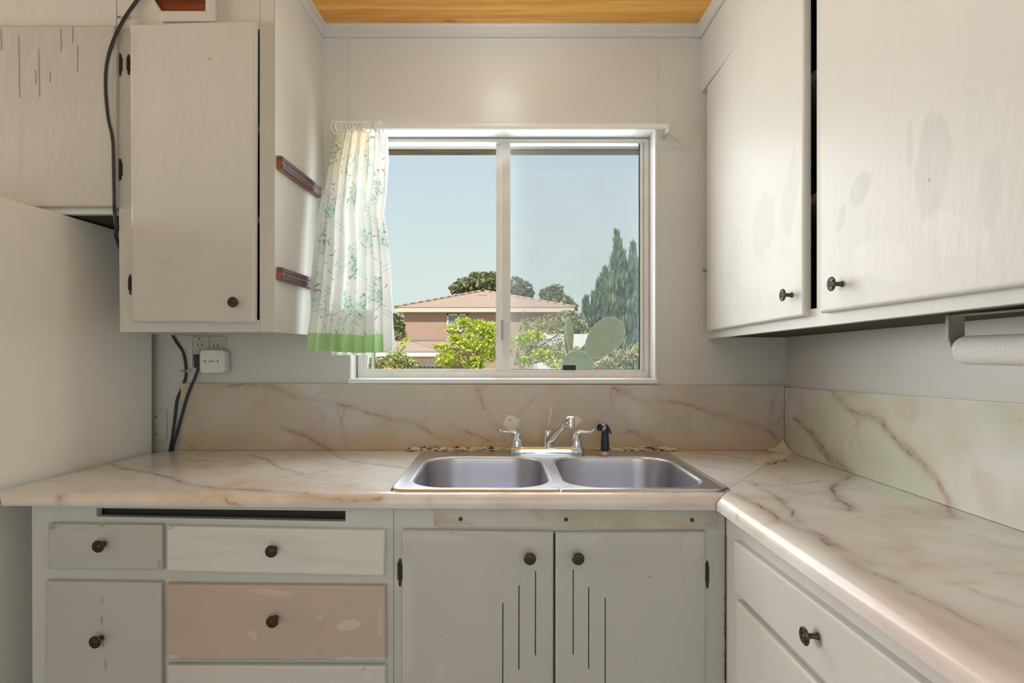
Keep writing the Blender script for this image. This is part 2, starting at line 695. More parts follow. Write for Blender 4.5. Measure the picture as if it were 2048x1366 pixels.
struct('floor', MB().box(XL, XR, YB, YW, -0.1, 0), mat('vinyl_floor', srgb(156, 150, 138), 0.5, var=0.1))
wx0, wx1 = PY(700, 0, YW).x, PY(1312, 0, YW).x
wz1, wz0 = PY(0, 257, YW).z, PY(0, 758, YW).z
WT = 0.20
xs = np.concatenate([[XL, -1.5], np.linspace(-1.2, wx0, 60), [wx0 + 1e-4], np.linspace(wx0 + .02, wx1 - .02, 60), [wx1], np.linspace(wx1 + .01, XR + .15, 60)])
b = MB()
b.box(XL, wx0, YW, YW + WT, 0, CEIL + .1).box(wx1, XR + .2, YW, YW + WT, 0, CEIL + .1)
b.box(wx0, wx1, YW, YW + WT, 0, wz0).box(wx0, wx1, YW, YW + WT, wz1, CEIL + .1)
struct('wall_back', b, M['wall'])
struct('wall_right', MB().box(XR, XR + .2, YB, YW, 0, CEIL + .1), M['wall'])
struct('wall_left', MB().box(XL - .2, XL, YB, YW + WT, 0, CEIL + .1), M['wall'])
# wall behind the camera with a wide opening added to let fill light in
b = MB()
b.box(XL, -1.75, YB - .15, YB, 0, CEIL).box(1.0, XR + .2, YB - .15, YB, 0, CEIL).box(-1.75, 1.0, YB - .15, YB, 2.3, CEIL)
struct('wall_front', b, M['wall'])
b = MB()
ny = 0
y = 0.03
k = 0
while y < YW - 0.001:       # tongue and groove boards, running left to right
    y2 = min(y + 0.188, YW)
    b.prism([(XL, y + .0015, CEIL + .002), (XL, y2 - .0015, CEIL + .002), (XL, y2 - .0035, CEIL), (XL, y + .0035, CEIL)], (XR - XL, 0, 0))
    b.box(XL, XR, y + .0015, y2 - .0015, CEIL + .002, CEIL + .02)
    y = y2
b.box(XL, XR, .03, YW, CEIL + .02, CEIL + .06)
struct('ceiling', b, M['ceilwood'])
struct('ceiling', MB().box(XL, XR, YB, .03, CEIL, CEIL + .06), M['wall'])
struct('roof_deck', MB().box(XL - .6, XR + .6, YB - .3, YW + WT + .10, CEIL + .10, CEIL + .2), M['eave'])


def crown(name, pts, m=M['wall']):
    """crown moulding: p0->p1 along the wall, n = direction into the room"""
    p0, p1, n = Vector(pts[0]), Vector(pts[1]), Vector(pts[2])
    prof = [(0, 0), (0.014, 0), (0.016, -.006), (0.013, -.012), (0.013, -.036), (0.009, -.040), (0.009, -.044), (0.004, -.047), (0, -.047)]
    z0 = Vector((0, 0, CEIL))
    A = [p0 + n * a + Vector((0, 0, h)) for a, h in prof]
    B = [p1 + n * a + Vector((0, 0, h)) for a, h in prof]
    o = MB().hexa(A, B).build(name, m)
    o['kind'] = 'structure'
    return o


XCL = -0.634       # side of the left wall cabinet at the back wall
crown('trim_1', ((XCL, YW, CEIL), (0.73, YW, CEIL), (0, -1, 0)))
crown('trim_2', ((-0.655, 1.70, CEIL), (XCL, YW, CEIL), (1, 0.0, 0)))
crown('trim_3', ((0.71, -.4, CEIL), (0.71, YW, CEIL), (-1, 0, 0)))
# faint panel joints of the board above and beside the window
for i, (x, ya, yb) in enumerate(((698, 72, 247), (1315, 75, 247), (1316, 262, 756))):
    struct('trim_%d' % (4 + i), MB().rect(x - 1.6, ya, x + 1.6, yb, YW - .0016, .0026), M['wall'])

# ------------------------------------------------------------------ window
win = empty('window_1', (0, YW, wz0))
win['kind'] = 'structure'
YF = 2.178
fx0, fx1 = wx0, wx1
# white painted reveal boards lining the opening, with sill
b = MB()
b.box(wx1 - .004, wx1 + .001, YW - .001, YW + WT, wz0, wz1).box(wx0 - .001, wx0 + .004, YW - .001, YW + WT, wz0, wz1)
b.box(wx0, wx1, YW - .001, YW + WT, wz1 - .004, wz1 + .001)
b.build('reveal', M['reveal'], win)
o = MB().prism([(0, YW - .014, wz0), (0, YW - .014, wz0 - .016), (0, YW + WT - .01, wz0 - .016), (0, YW + WT - .01, wz0 + .004)], (wx1 - wx0 + .006, 0, 0))
for i, v in enumerate(o.v):
    o.v[i] = (v[0] + wx0 - .004, v[1], v[2])
o.build('window_sill', M['reveal'], win, bevel=.002)


def ring_frame(x0, y0, x1, y1, w, Y, t, name, m, parent, wr=None, wt=None, wbm=None):
    wl = w
    wr = wr or w
    wt = wt or w
    wbm = wbm or w
    b = MB()
    b.pq([(x0, y1), (x0 + wl, y1 - wbm), (x0 + wl, y0 + wt), (x0, y0)], Y, t)
    b.pq([(x1 - wr, y1 - wbm), (x1, y1), (x1, y0), (x1 - wr, y0 + wt)], Y, t)
    b.pq([(x0, y0), (x0 + wl, y0 + wt), (x1 - wr, y0 + wt), (x1, y0)], Y, t)
    b.pq([(x0, y1), (x1, y1), (x1 - wr, y1 - wbm), (x0 + wl, y1 - wbm)], Y, t)
    return b.build(name, m, parent, bevel=.0012, seg=1)


ring_frame(715, 277, 1298, 757, 10, YF, .05, 'window_frame', M['alu'], win, wt=7, wbm=13, wr=9)
ring_frame(724, 283, 1291, 746, 7, YF + .008, .03, 'window_track', M['alu'], win, wt=3, wbm=5, wr=5)
# fixed left sash and sliding right sash
lf = ring_frame(730, 284, 1004, 745, 5, YF + .020, .016, 'sash', M['alu'], win, wr=12, wt=3.2, wbm=7)
rf = ring_frame(1002, 283, 1286, 745, 19, YF + .004, .014, 'sash', M['alu'], win, wr=6, wt=3.5, wbm=6)
b = MB()
for x in (1005.5, 1010.5, 1016):
    b.rect(x, 286, x + 1.2, 741, YF + .0015, .004)
b.build('ribbed_pull', M['alu'], rf)
MB().rect(1001.5, 640, 1006.5, 680, YF - .004, .01).build('sash_latch', mat('latch_metal', srgb(150, 148, 142), 0.4, metal=.6), rf, bevel=.001)
MB().rect(734, 286, 994, 740, YF + .027, .003).build('pane', M['glass'], lf)
MB().rect(1020, 286, 1281, 740, YF + .010, .003).build('pane', M['glass'], rf)
b = MB()
b.rect(1277.5, 285, 1281.5, 741, YF + .006, .003).rect(1021, 285, 1281, 286.6, YF + .006, .003).rect(1021, 738.2, 1281, 739.6, YF + .006, .003)
b.build('gasket', M['gasket'], rf)
MB().rect(1014, 280, 1290, 744, YF + .062, .001).build('insect_screen', M['screen'], win)
MB().rect(1126, 730, 1152, 740.5, YF + .002, .008).build('sash_stop', M['gasket'], rf, bevel=.0015)
# weathered board outside, above the glass
MB().box(wx0 - .2, wx1 + .2, YW + WT + .002, YW + WT + .06, CZ + (CY - 300) * 2.30 / F, CZ + .86).build('head_board', M['eave'], win)


# ------------------------------------------------------------------ marble laminate colours
PEACH = np.array(srgb(218, 204, 180)[:3])
PINK = np.array(srgb(214, 200, 196)[:3])
GREEN = np.array(srgb(204, 206, 184)[:3])
PALE = np.array(srgb(224, 224, 220)[:3])
VEIN = np.array(srgb(136, 92, 80)[:3])
OCHRE = np.array(srgb(206, 160, 100)[:3])
CREAM = np.array(srgb(246, 238, 222)[:3])


def marble(P, veins, seed, w_green=0.5, w_peach=0.5, rnd=0, rnd_dir=(1, 0, 0.3), deep=1.0, dim=1.0):
    shp = P.shape[:2]
    n1 = fnoise(P, 7, seed) * .5 + .5
    n2 = fnoise(P, 5, seed + 1) * .5 + .5
    n3 = fnoise(P, 16, seed + 2) * .5 + .5
    C = np.zeros(shp + (3,)) + PALE
    C = lerp(C, PEACH, np.clip(smooth01(n1, .25, .8) * w_peach * 1.5, 0, 1))
    C = lerp(C, GREEN, np.clip(smooth01(n2, .3, .75) * w_green * 1.5, 0, 1))
    C = lerp(C, PINK, smooth01(n3, .4, .85) * .7)
    n4 = fnoise(P, 26, seed + 41) * .5 + .5
    C = lerp(C, C * np.array([.86, .80, .72]), smooth01(n4, .55, .95) * .6)
    C *= dim
    # wobble the surface coordinates so that straight segments turn into natural veins
    J = np.stack([fnoise(P, 22, seed + 3 + k, 4) for k in range(3)], -1) * .012
    J += np.stack([fnoise(P, 95, seed + 13 + k, 3) for k in range(3)], -1) * .0035
    Q = P + J
    str_n = smooth01(fnoise(P, 40, seed + 30) * .5 + .5, .1, .6)
    for pts, wid, s, col in veins:
        D = poly_dist(Q, pts)
        core = np.exp(-(D / (wid * .62)) ** 2) * s * (0.55 + .45 * str_n)
        halo = np.exp(-(D / (wid * 3.2)) ** 2) * s * .38
        C = lerp(C, col, np.clip(halo, 0, 1))
        C = lerp(C, VEIN * .92 if col is not OCHRE else col * .7, np.clip(core * deep, 0, .92))
    r = np.random.RandomState(seed + 99)
    lo = P.reshape(-1, 3).min(0)
    hi = P.reshape(-1, 3).max(0)
    for i in range(rnd):     # faint secondary veins
        a = lo + (hi - lo) * r.rand(3)
        d = np.array(rnd_dir) * (0.6 + r.rand()) * .14 + r.normal(size=3) * .03
        pts = [a, a + d, a + d * 2 + r.normal(size=3) * .02]
        D = poly_dist(Q, pts)
        s = .3 + .35 * r.rand()
        C = lerp(C, VEIN * 1.25, np.exp(-(D / .0022) ** 2) * s)
        C = lerp(C, OCHRE if r.rand() < .5 else PINK, np.exp(-(D / .012) ** 2) * s * .5)
    return C


def V(kind, val, pts, w=0.0024, s=.8, col=None):
    fn = {'Y': PY, 'X': PX, 'Z': PZ}[kind]
    return ([np.array(fn(x, y, val)) for x, y in pts], w, s, VEIN * 1.15 if col is None else col)


# back upright splash
c = [PY(360, 900, YW), PY(1590, 907, YW), PY(1590, 771, YW), PY(360, 766, YW)]
YWb = YW - .0005
c = [Vector((PY(361, 0, YS).x, YWb, CT + .0003)), Vector((1.0, YWb, CT + .0003)), Vector((1.0, YWb, PY(0, 771.5, YS).z)), Vector((PY(361, 0, YS).x, YWb, PY(0, 766.5, YS).z))]
P, U, W_, D_ = slab_points(c, YWb - YS, (0, -1, 0), 800, 90, r=.0012)
veins = [
    V('Y', YS, [(398, 768), (470, 771), (545, 776), (600, 800), (650, 806), (700, 814), (760, 834), (820, 846), (870, 872), (905, 884)], .0032, .95),
    V('Y', YS, [(566, 858), (600, 872), (640, 893), (700, 912)], .0046, 1.0),
    V('Y', YS, [(590, 868), (650, 892)], .0030, .9),
    V('Y', YS, [(955, 772), (968, 812), (990, 850), (1010, 880)], .0032, .75),
    V('Y', YS, [(1225, 776), (1290, 800), (1390, 809), (1455, 832), (1530, 858), (1565, 880)], .0030, .95),
    V('Y', YS, [(1255, 862), (1300, 884), (1335, 905)], .0045, .9),
    V('Y', YS, [(915, 857), (960, 876), (985, 884)], .0038, .8),
    V('Y', YS, [(852, 790), (846, 845)], .002, .5), V('Y', YS, [(895, 800), (855, 835), (835, 850)], .002, .5),
    V('Y', YS, [(672, 812), (688, 870), (692, 898)], .0028, .55), V('Y', YS, [(690, 816), (680, 850)], .002, .5),
    V('Y', YS, [(531, 780), (533, 818)], .0026, .6, VEIN * 1.5),
    V('Y', YS, [(388, 790), (396, 830), (410, 862), (404, 890)], .0028, .7, OCHRE),
    V('Y', YS, [(640, 820), (648, 880)], .002, .45), V('Y', YS, [(625, 822), (652, 836)], .002, .45),
    V('Y', YS, [(1335, 820), (1345, 860), (1340, 898)], .0028, .45, OCHRE), V('Y', YS, [(1545, 800), (1535, 850), (1570, 830)], .002, .5),
    V('Y', YS, [(1070, 800), (1040, 838)], .0022, .5), V('Y', YS, [(362, 882), (388, 896)], .0024, .8),
    V('Y', YS, [(1220, 782), (1228, 820)], .002, .45), V('Y', YS, [(372, 770), (400, 768), (392, 780)], .005, .5, OCHRE)]
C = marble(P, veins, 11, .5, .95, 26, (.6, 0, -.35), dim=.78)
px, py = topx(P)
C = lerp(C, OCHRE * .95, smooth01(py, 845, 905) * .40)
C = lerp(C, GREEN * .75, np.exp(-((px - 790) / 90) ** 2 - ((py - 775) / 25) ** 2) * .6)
for (x, y, rx, ry) in ((1023, 845, 17, 17), (1150, 843, 14, 12)):
    nn = fnoise(P, 150, 5, 3) * .45
    C = lerp(C, CREAM * .82, smooth01(1 - (np.hypot((px - x) / rx, (py - y) / ry) + nn * .6), 0, .15))
    C = lerp(C, np.array(srgb(120, 104, 90)[:3]), smooth01(1 - np.hypot((px - x + 3) / 2.5, (py - y + 5) / 2.2), 0, .4) * .7)
C = lerp(C, CREAM, np.exp(-(poly_dist(np.stack([px, py], -1), [(1103, 815), (1098, 848)]) / 1.5) ** 2) * .6)
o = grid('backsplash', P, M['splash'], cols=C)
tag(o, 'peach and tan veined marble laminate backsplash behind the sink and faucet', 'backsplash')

# right upright splash
XS = 1.0
zt0 = PX(1572, 775, XS).z
zt1 = PX(2048, 808, XS).z
zt2 = zt1 + (zt1 - zt0) / (2.09 - 1.13) * .83
XRb = XR - .0005
c = [(XRb, YS - .0005, CT + .0003), (XRb, .3, CT + .0003), (XRb, .3, zt2), (XRb, YS - .0005, zt0)]
P, U, W_, D_ = slab_points(c, XR - XS - .0005, (-1, 0, 0), 640, 90, r=.0012)
veins = [
    V('X', XS, [(1590, 838), (1625, 868), (1655, 905), (1680, 925), (1706, 950)], .0055, 1.0, VEIN),
    V('X', XS, [(1622, 862), (1640, 900), (1668, 927)], .004, .9, VEIN),
    V('X', XS, [(1660, 780), (1690, 815), (1720, 832), (1765, 845), (1810, 895), (1860, 950), (1900, 1005)], .0042, .85),
    V('X', XS, [(1765, 845), (1830, 905), (1880, 970), (1900, 1005)], .0028, .6),
    V('X', XS, [(1765, 792), (1735, 830), (1700, 870), (1680, 885)], .0026, .6, OCHRE),
    V('X', XS, [(1690, 815), (1720, 850), (1700, 900)], .002, .45), V('X', XS, [(1718, 880), (1730, 912)], .002, .4)]
C = marble(P, veins, 31, .85, .25, 6, (0, -.6, -.3), dim=.88)
o = grid('backsplash', P, M['splash'], cols=C)
tag(o, 'pale green veined marble laminate backsplash on the right wall under the paper towel', 'backsplash')

# sink-side worktop
YFr = 1.43


def ymit(X):
    return 1.44 + (X - .54) * (YS - 1.44) / (1.0 - .54)


def xmit(Y):
    return .54 + (Y - 1.44) * (1.0 - .54) / (YS - 1.44)


rows = [(2.085, CT)] + [(y, CT) for y in np.linspace(2.08, YFr + .03, 150)]
for a in np.linspace(0.15, 1, 9):
    rows.append((YFr + .026 - .026 * math.sin(a * math.pi / 2), CT - .020 + .020 * math.cos(a * math.pi / 2)))
rows += [(YFr, CT - .022 - (k + 1) * .0032) for k in range(5)] + [(YFr + .004, CT - .0405), (YFr + .03, CT - .0405)]
YR = np.array([r_[0] for r_ in rows])
ZR = np.array([r_[1] for r_ in rows])
hx0, hx1, hy0, hy1 = -.262, .552, 1.475, 1.96
xl = np.interp(YR, [1.43, 1.445, 1.48, 2.01, 2.085], [-1.212, -1.236, -1.246, -1.206, -1.136])
xr = np.clip(xmit(YR), .528, 1.0)
mid = np.linspace(-1.08, .552, 480)
mid[np.argmin(abs(mid - hx0))] = hx0
P = np.zeros((len(rows), 12 + len(mid) + 40, 3))
for i in range(len(rows)):
    a = np.linspace(xl[i], -1.08, 13)[:-1]
    r_ = max(xr[i], .553)
    c_ = np.linspace(.552, r_, 41)[1:]
    X = np.concatenate([a, mid, c_])
    if xr[i] < .552:
        X = np.minimum(X, xr[i])
    P[i, :, 0] = X
    P[i, :, 1] = YR[i]
    P[i, :, 2] = ZR[i]
# the lip is a little shallower towards the fridge
low = np.clip((CT - .02 - P[..., 2]) / .02, 0, 1)
P[..., 2] += low * (0.53 - P[..., 0]) / 1.74 * .012
xc = (P[:-1, :-1, 0] + P[1:, 1:, 0]) / 2
yc = (P[:-1, :-1, 1] + P[1:, 1:, 1]) / 2
keep = ~((xc > hx0) & (xc < hx1) & (yc > hy0) & (yc < hy1))
veins = [
    V('Z', CT, [(190, 920), (240, 935), (330, 952), (380, 970), (440, 978), (540, 982), (640, 988)], .0042, .95),
    V('Z', CT, [(500, 908), (530, 918), (570, 938), (600, 948)], .0034, .75),
    V('Z', CT, [(420, 972), (520, 960), (640, 944), (720, 930)], .0022, .5),
    V('Z', CT, [(640, 893), (690, 918), (760, 930), (830, 938)], .0034, .9),
    V('Z', CT, [(700, 924), (800, 920)], .0022, .55), V('Z', CT, [(300, 912), (400, 905), (520, 900)], .0026, .6),
    V('Z', CT, [(350, 921), (420, 919)], .0034, .8), V('Z', CT, [(560, 948), (640, 940), (740, 962)], .002, .35),
    V('Z', CT, [(1360, 903), (1450, 910), (1530, 925)], .0032, .85), V('Z', CT, [(1390, 928), (1440, 938), (1490, 942)], .0022, .5),
    V('Y', YFr, [(398, 1012), (418, 990), (425, 985)], .0032, .9), V('Y', YFr, [(425, 985), (455, 1000), (480, 1016)], .0045, .9, OCHRE * .8),
    V('Y', YFr, [(610, 988), (640, 998), (700, 1000), (760, 996)], .0048, .9, OCHRE * .8),
    V('Y', YFr, [(100, 985), (115, 990), (125, 1008)], .003, .7), V('Y', YFr, [(855, 995), (862, 1015)], .0034, .6),
    V('Y', YFr, [(1170, 998), (1182, 1018)], .002, .6), V('Y', YFr, [(1000, 1012), (1200, 1018), (1300, 1008), (1400, 1005)], .002, .5)]
C = marble(P, veins, 51, .12, .16, 14, (.7, -.12, 0), dim=1.06)
px, py = topx(P)
nz = fnoise(P, 9, 77) * .5 + .5
C = lerp(C, np.array(srgb(232, 196, 140)[:3]), smooth01(P[..., 1], 1.95, 2.05) * (.25 + .4 * nz))  # yellowish reflection of the backsplash painted into the back edge
lipm = smooth01(YFr + .026 - P[..., 1], .0, .018) * smooth01(P[..., 2], CT - .032, CT - .012)
C = lerp(C, np.array(srgb(232, 196, 146)[:3]), lipm * (.05 + .30 * nz))
C = lerp(C, PINK * .9, smooth01(CT - .018 - P[..., 2], 0, .01) * .6)
# bare patch and dark seam where the laminate is broken beside the sink back edge and in the corner
nn = fnoise(P, 60, 5, 4)
q = np.stack([px, py], -1)
chip = smooth01(nn * 5 + 7 - poly_dist(q, [(1515, 921), (1545, 912), (1580, 905), (1600, 906)]) * np.where(py > 905, 1.0, 1.3), 0, 2)
chip = np.maximum(chip, smooth01(nn * 3 + 3.5 - poly_dist(q, [(822, 899), (880, 900)]), 0, 2))
C = C * np.array([.97, 1.0, 1.06])
C = lerp(C, CREAM, chip * (P[..., 2] > CT - .001))
dk = smooth01(1.2 - poly_dist(q + nn[..., None] * 3, [(1548, 924), (1575, 921)]), 0, 1) + smooth01(1.0 - poly_dist(q + nn[..., None] * 2, [(815, 899), (838, 902)]), 0, 1)
C = lerp(C, np.array(srgb(60, 50, 42)[:3]), np.clip(dk, 0, 1) * .9)
# grime line under the front edge of the sink
gr = smooth01(P[..., 1], YFr + .018, YFr + .024) * smooth01(1.463 - P[..., 1], 0, .006) * smooth01(fnoise(P, 130, 9) * .5 + .5, .35, .6)
C = lerp(C, np.array(srgb(70, 58, 48)[:3]), gr * .85 * ((P[..., 0] > -.22) & (P[..., 0] < .54)))
o = grid('worktop', P, M['laminate'], cols=C, keep=keep)
tag(o, 'cream and peach veined marble laminate worktop holding the double sink, running left to the fridge', 'worktop')

# right-hand worktop
XF = .52
cols_ = [(1.0, CT)] + [(x, CT) for x in np.linspace(.995, XF + .052, 120)]
for a in np.linspace(0.1, 1, 12):
    cols_.append((XF + .048 - .048 * math.sin(a * math.pi / 2), CT - .024 + .024 * math.cos(a * math.pi / 2)))
cols_ += [(XF, CT - .024 - (k + 1) * .0034) for k in range(4)] + [(XF + .003, CT - .040), (XF + .034, CT - .040)]
nt_ = 460
P = np.zeros((len(cols_), nt_, 3))
for i, (x, z) in enumerate(cols_):
    y0 = min(YS, max(ymit(x) - .0012, 1.425))
    P[i, :, 0] = x
    P[i, :, 1] = np.linspace(y0, .12, nt_)
    P[i, :, 2] = z
veins = [
    V('Z', CT, [(1470, 988), (1520, 1010), (1580, 1050), (1640, 1078), (1690, 1110), (1730, 1140), (1800, 1170), (1900, 1220), (2040, 1290)], .0046, 1.0, VEIN),
    V('Z', CT, [(1495, 962), (1560, 1000), (1590, 1035), (1620, 1062), (1690, 1100), (1750, 1130)], .0034, .75, VEIN),
    V('Z', CT, [(1706, 950), (1680, 968), (1668, 985), (1680, 1002), (1700, 1020)], .0065, 1.0, VEIN),
    V('Z', CT, [(1500, 968), (1560, 970), (1620, 965), (1690, 958)], .0026, .6), V('Z', CT, [(1560, 1000), (1640, 985), (1720, 980)], .002, .4),
    V('Z', CT, [(1520, 1042), (1600, 1042), (1690, 1036)], .0026, .5), V('Z', CT, [(1950, 1070), (2000, 1088), (2048, 1098)], .004, .7),
    V('Z', CT, [(1900, 1010), (1905, 1035)], .009, .6), V('Z', CT, [(1800, 1110), (1850, 1125), (1900, 1135)], .0026, .4, OCHRE),
    V('Z', CT, [(1840, 1130), (1832, 1140)], .003, .6, OCHRE), V('Z', CT, [(1900, 1168), (1960, 1165)], .005, .6, OCHRE),
    V('Z', CT, [(1900, 1168), (1980, 1195), (2048, 1215)], .003, .6), V('Z', CT, [(1990, 1145), (2048, 1150)], .005, .5, OCHRE),
    ([np.array((XF + .01, 1.33, CT - .01)), np.array((XF, 1.30, CT - .03))], .003, .6, OCHRE)]
C = marble(P, veins, 71, .55, .12, 9, (-.1, -.7, 0), dim=1.0)
C = lerp(C, PINK * 1.0, smooth01(1.1 - P[..., 1], 0, .5) * smooth01(.70 - P[..., 0], 0, .12) * .7)
C = lerp(C, np.array(srgb(214, 196, 170)[:3]), smooth01(P[..., 1], 1.45, 1.85) * .45)
px, py = topx(P)
q = np.stack([px, py], -1)
nn = fnoise(P, 60, 5, 4)
chip = smooth01(nn * 5 + 7 - poly_dist(q, [(1515, 921), (1545, 912), (1580, 905), (1610, 912)]) * np.where(py > 912, 1.0, 1.3), 0, 2)
C = lerp(C, CREAM, chip)
dk = smooth01(1.2 - poly_dist(q + nn[..., None] * 3, [(1535, 928), (1575, 922)]), 0, 1)
C = lerp(C, np.array(srgb(60, 50, 42)[:3]), np.clip(dk, 0, 1) * .8)
o = grid('worktop', P, M['laminate'], cols=C)
tag(o, 'pale marble laminate worktop with rounded front edge along the right wall', 'worktop')

# crumbling filler along the back of the sink and in the corner
nrm = np.random.RandomState(3)


def crumbs(path, n, spread, size, name, label):
    b = MB()
    cols = []
    pts = [np.array(p) for p in path]
    for i in range(n):
        k = nrm.randint(len(pts) - 1)
        t = nrm.rand()
        p = pts[k] * (1 - t) + pts[k + 1] * t + nrm.normal(size=3) * np.array(spread)
        p[2] = max(p[2], CT + .0005)
        s = size * (.4 + nrm.rand())
        v = []
        for a in range(6):
            d = [(1, 0, 0), (-1, 0, 0), (0, 1, 0), (0, -1, 0), (0, 0, 1), (0, 0, -.6)][a]
            v.append(p + np.array(d) * s * np.array([1.6, .8, .6]) * (.6 + .8 * nrm.rand()))
        b.add([tuple(x) for x in v], [(0, 2, 4), (2, 1, 4), (1, 3, 4), (3, 0, 4), (2, 0, 5), (1, 2, 5), (3, 1, 5), (0, 3, 5)])
        cc = srgb(226, 214, 192) if nrm.rand() < .80 else srgb(92, 78, 66)
        cols += [cc[:3]] * 6
    o = b.build(name, M['caulk'], cols=cols)
    tag(o, label, 'old filler', kind='stuff')
    return o


z1 = CT + .004
crumbs([(-.325, 2.073, z1), (-.2, 2.077, z1), (.03, 2.078, z1)], 520, (.006, .004, .004), .0062, 'crumbled_caulk', 'crumbling cream caulk along the worktop seam behind the sink, left of the faucet')
crumbs([(.36, 2.074, z1), (.47, 2.077, z1), (.60, 2.076, z1)], 340, (.006, .004, .004), .0062, 'crumbled_caulk', 'crumbling cream caulk along the worktop seam behind the sprayer, right of the faucet')
b = MB()
cols = []
# broken plaster heap in the corner
nc = 40
vs = []
for i in range(nc):
    for j in range(14):
        a = i / (nc - 1)
        X = .935 + .062 * a
        rr = j / 13
        hh = (.030 * math.exp(-((a - 1.0) / .35) ** 2) + .007) * (1 - rr) ** 1.6 + .0015 * nrm.rand()
        vs.append((X, YS - .001 - rr * (.03 + .045 * a + .006 * nrm.rand()), CT + .0002 + hh * (1 if j else 1)))
fs = [(i * 14 + j, (i + 1) * 14 + j, (i + 1) * 14 + j + 1, i * 14 + j + 1) for i in range(nc - 1) for j in range(13)]
o = obj('plaster_lump', vs, fs, M['caulk'], cols=[srgb(228, 214, 188)[:3]] * len(vs))
tag(o, 'lump of broken cream plaster in the corner where both worktops meet', 'old plaster')

# ------------------------------------------------------------------ marble strip with three screws
st = empty('laminate_strip', PY(1150, 1040, 1.455), 'narrow green and cream marble laminate strip held by three screws under the sink edge', 'laminate strip')
c = [PY(868, 1052, 1.46), PY(1436, 1058, 1.46), PY(1436, 1018, 1.46), PY(868, 1014, 1.46)]
P, U, W_, D_ = slab_points(c, .004, (0, -1, 0), 240, 24, r=.0006)
C = marble(P, [V('Y', 1.456, [(1065, 1022), (1085, 1048)], .003, .8, OCHRE), V('Y', 1.456, [(1330, 1040), (1380, 1052), (1430, 1042)], .0022, .6, OCHRE), V('Y', 1.456, [(870, 1040), (940, 1050)], .003, .5)], 91, .95, .4, 6, (.6, 0, -.3), dim=.80)
grid('strip', P, M['splash'], st, cols=C)
for x, y in ((921, 1038), (1132, 1039), (1384, 1040)):
    b = MB().lathe(PY(x, y, 1.4558), (0, -1, 0), [(.0052, 0), (.0050, .0012), (.0035, .002), (.0030, .0012), (.0005, .0011)], 20)
    autosmooth(b.build('screw', mat('screw_head', srgb(80, 66, 66), .5, metal=.4) if x == 921 else bpy.data.materials['screw_head'], st))


# ------------------------------------------------------------------ door and drawer fronts
def ramp_marks(P, base, marks, seed, streak=.5):
    """scuffs and repainted patches: marks = (x, y, rx, ry, angle, colour, strength) in photo pixels on this surface"""
    px, py = topx(P)
    C = np.zeros(P.shape[:2] + (3,)) + np.array(base[:3])
    n = fnoise(P * np.array([1, 1, .25]), 60, seed, 4)
    for (x, y, rx, ry, a, col, s) in marks:
        ca, sa = math.cos(a), math.sin(a)
        dx, dy = px - x, py - y
        u = (dx * ca + dy * sa) / rx
        v = (-dx * sa + dy * ca) / ry
        d = np.hypot(u, v) + n * streak
        C = lerp(C, np.array(col[:3]), smooth01(1 - d, 0, .12) * s)
    return C


def panel(name, quad, Y, T, parent, m, nu=12, nv=12, r=.004, base=None, marks=None, grooves=(), seed=1):
    """rounded slab in front of plane Y; grooves = (x, y0, y1) saw cuts in photo pixels"""
    fy = Y - T
    c = [PY(x, y, fy) for x, y in quad]
    c = [Vector((p.x, Y, p.z)) for p in c]
    ue, ve = [], []
    x0 = c[0].x
    LUx = c[1].x - c[0].x
    LVz = c[3].z - c[0].z
    gg = []
    for gx, g0, g1 in grooves:
        X = PY(gx, 0, fy).x - x0
        za, zb = PY(0, g1, fy).z - c[0].z, PY(0, g0, fy).z - c[0].z
        w = .0011
        ue += [X - w - .0002, X - w, X + w, X + w + .0002]
        ve += [za - .006, za, zb, zb + .006]
        gg.append((X, za, zb, w))
    P, U, W_, D_ = slab_points(c, T, (0, -1, 0), nu, nv, r, ue, ve)
    for X, za, zb, w in gg:
        mk = (abs(U - X) < w + 1e-5) & (W_ > za - 1e-5) & (W_ < zb + 1e-5)
        P[..., 1][mk] += T * .85
    # slight hand-made unevenness
    P[..., 1] += np.where(D_ > .8 * T, fnoise(P, 6, seed, 2) * .0006, 0)
    if base is not None:
        C = ramp_marks(P, base, marks or [], seed)
        for X, za, zb, w in gg:
            mk = (abs(U - X) < w + 1e-5) & (W_ > za - 1e-5) & (W_ < zb + 1e-5)
            C[mk] = srgb(48, 44, 38)[:3]
        return grid(name, P, m, parent, cols=C, ang=.9)
    return grid(name, P, m, parent, ang=.9)


G1 = srgb(188, 187, 178)
WH = WHITE
DULL = tuple(c * .80 for c in WHITE[:3])
LITE = tuple(min(1, c * 1.13) for c in WHITE[:3])
DRK = srgb(110, 104, 94)

# ---------------- wall cabinet left of the window
YC = 1.70
cab = empty('wall_cabinet', PY(395, 664, YC) + Vector((0, .2, 0)), 'white painted wall cabinet with one tall door, hanging left of the window', 'wall cabinet')
b = MB()
b.pq([(240, 664), (285, 664), (285, -104), (233, -104)], YC, .02)
b.pq([(519.5, 664), (549.5, 664), (548, -104), (519.5, -104)], YC, .02)
b.rect(285, 640, 520, 664, YC, .02).pq([(285, 58), (520, 58), (520, 22), (285, 22)], YC, .02)
b.pq([(285, 22), (322, 22), (300, -12), (285, -12)], YC, .02).rect(285, -104, 300, -12, YC, .02).rect(411, -104, 520, 22, YC, .02).rect(300, -104, 411, -80, YC, .02)
b.build('face_frame', M['paint'], cab)
xl_, zb_ = PY(240, 0, YC).x, PY(0, 664, YC).z
xr_ = PY(549.5, 0, YC).x
b = MB()
b.prism([(xr_ - .018, YC + .02, zb_), (xr_, YC + .0, zb_), (XCL, YW, zb_), (XCL - .018, YW, zb_)], (0, 0, CEIL - zb_))
b.box(xl_ - .006, xl_ + .012, YC + .02, YW, zb_, CEIL)
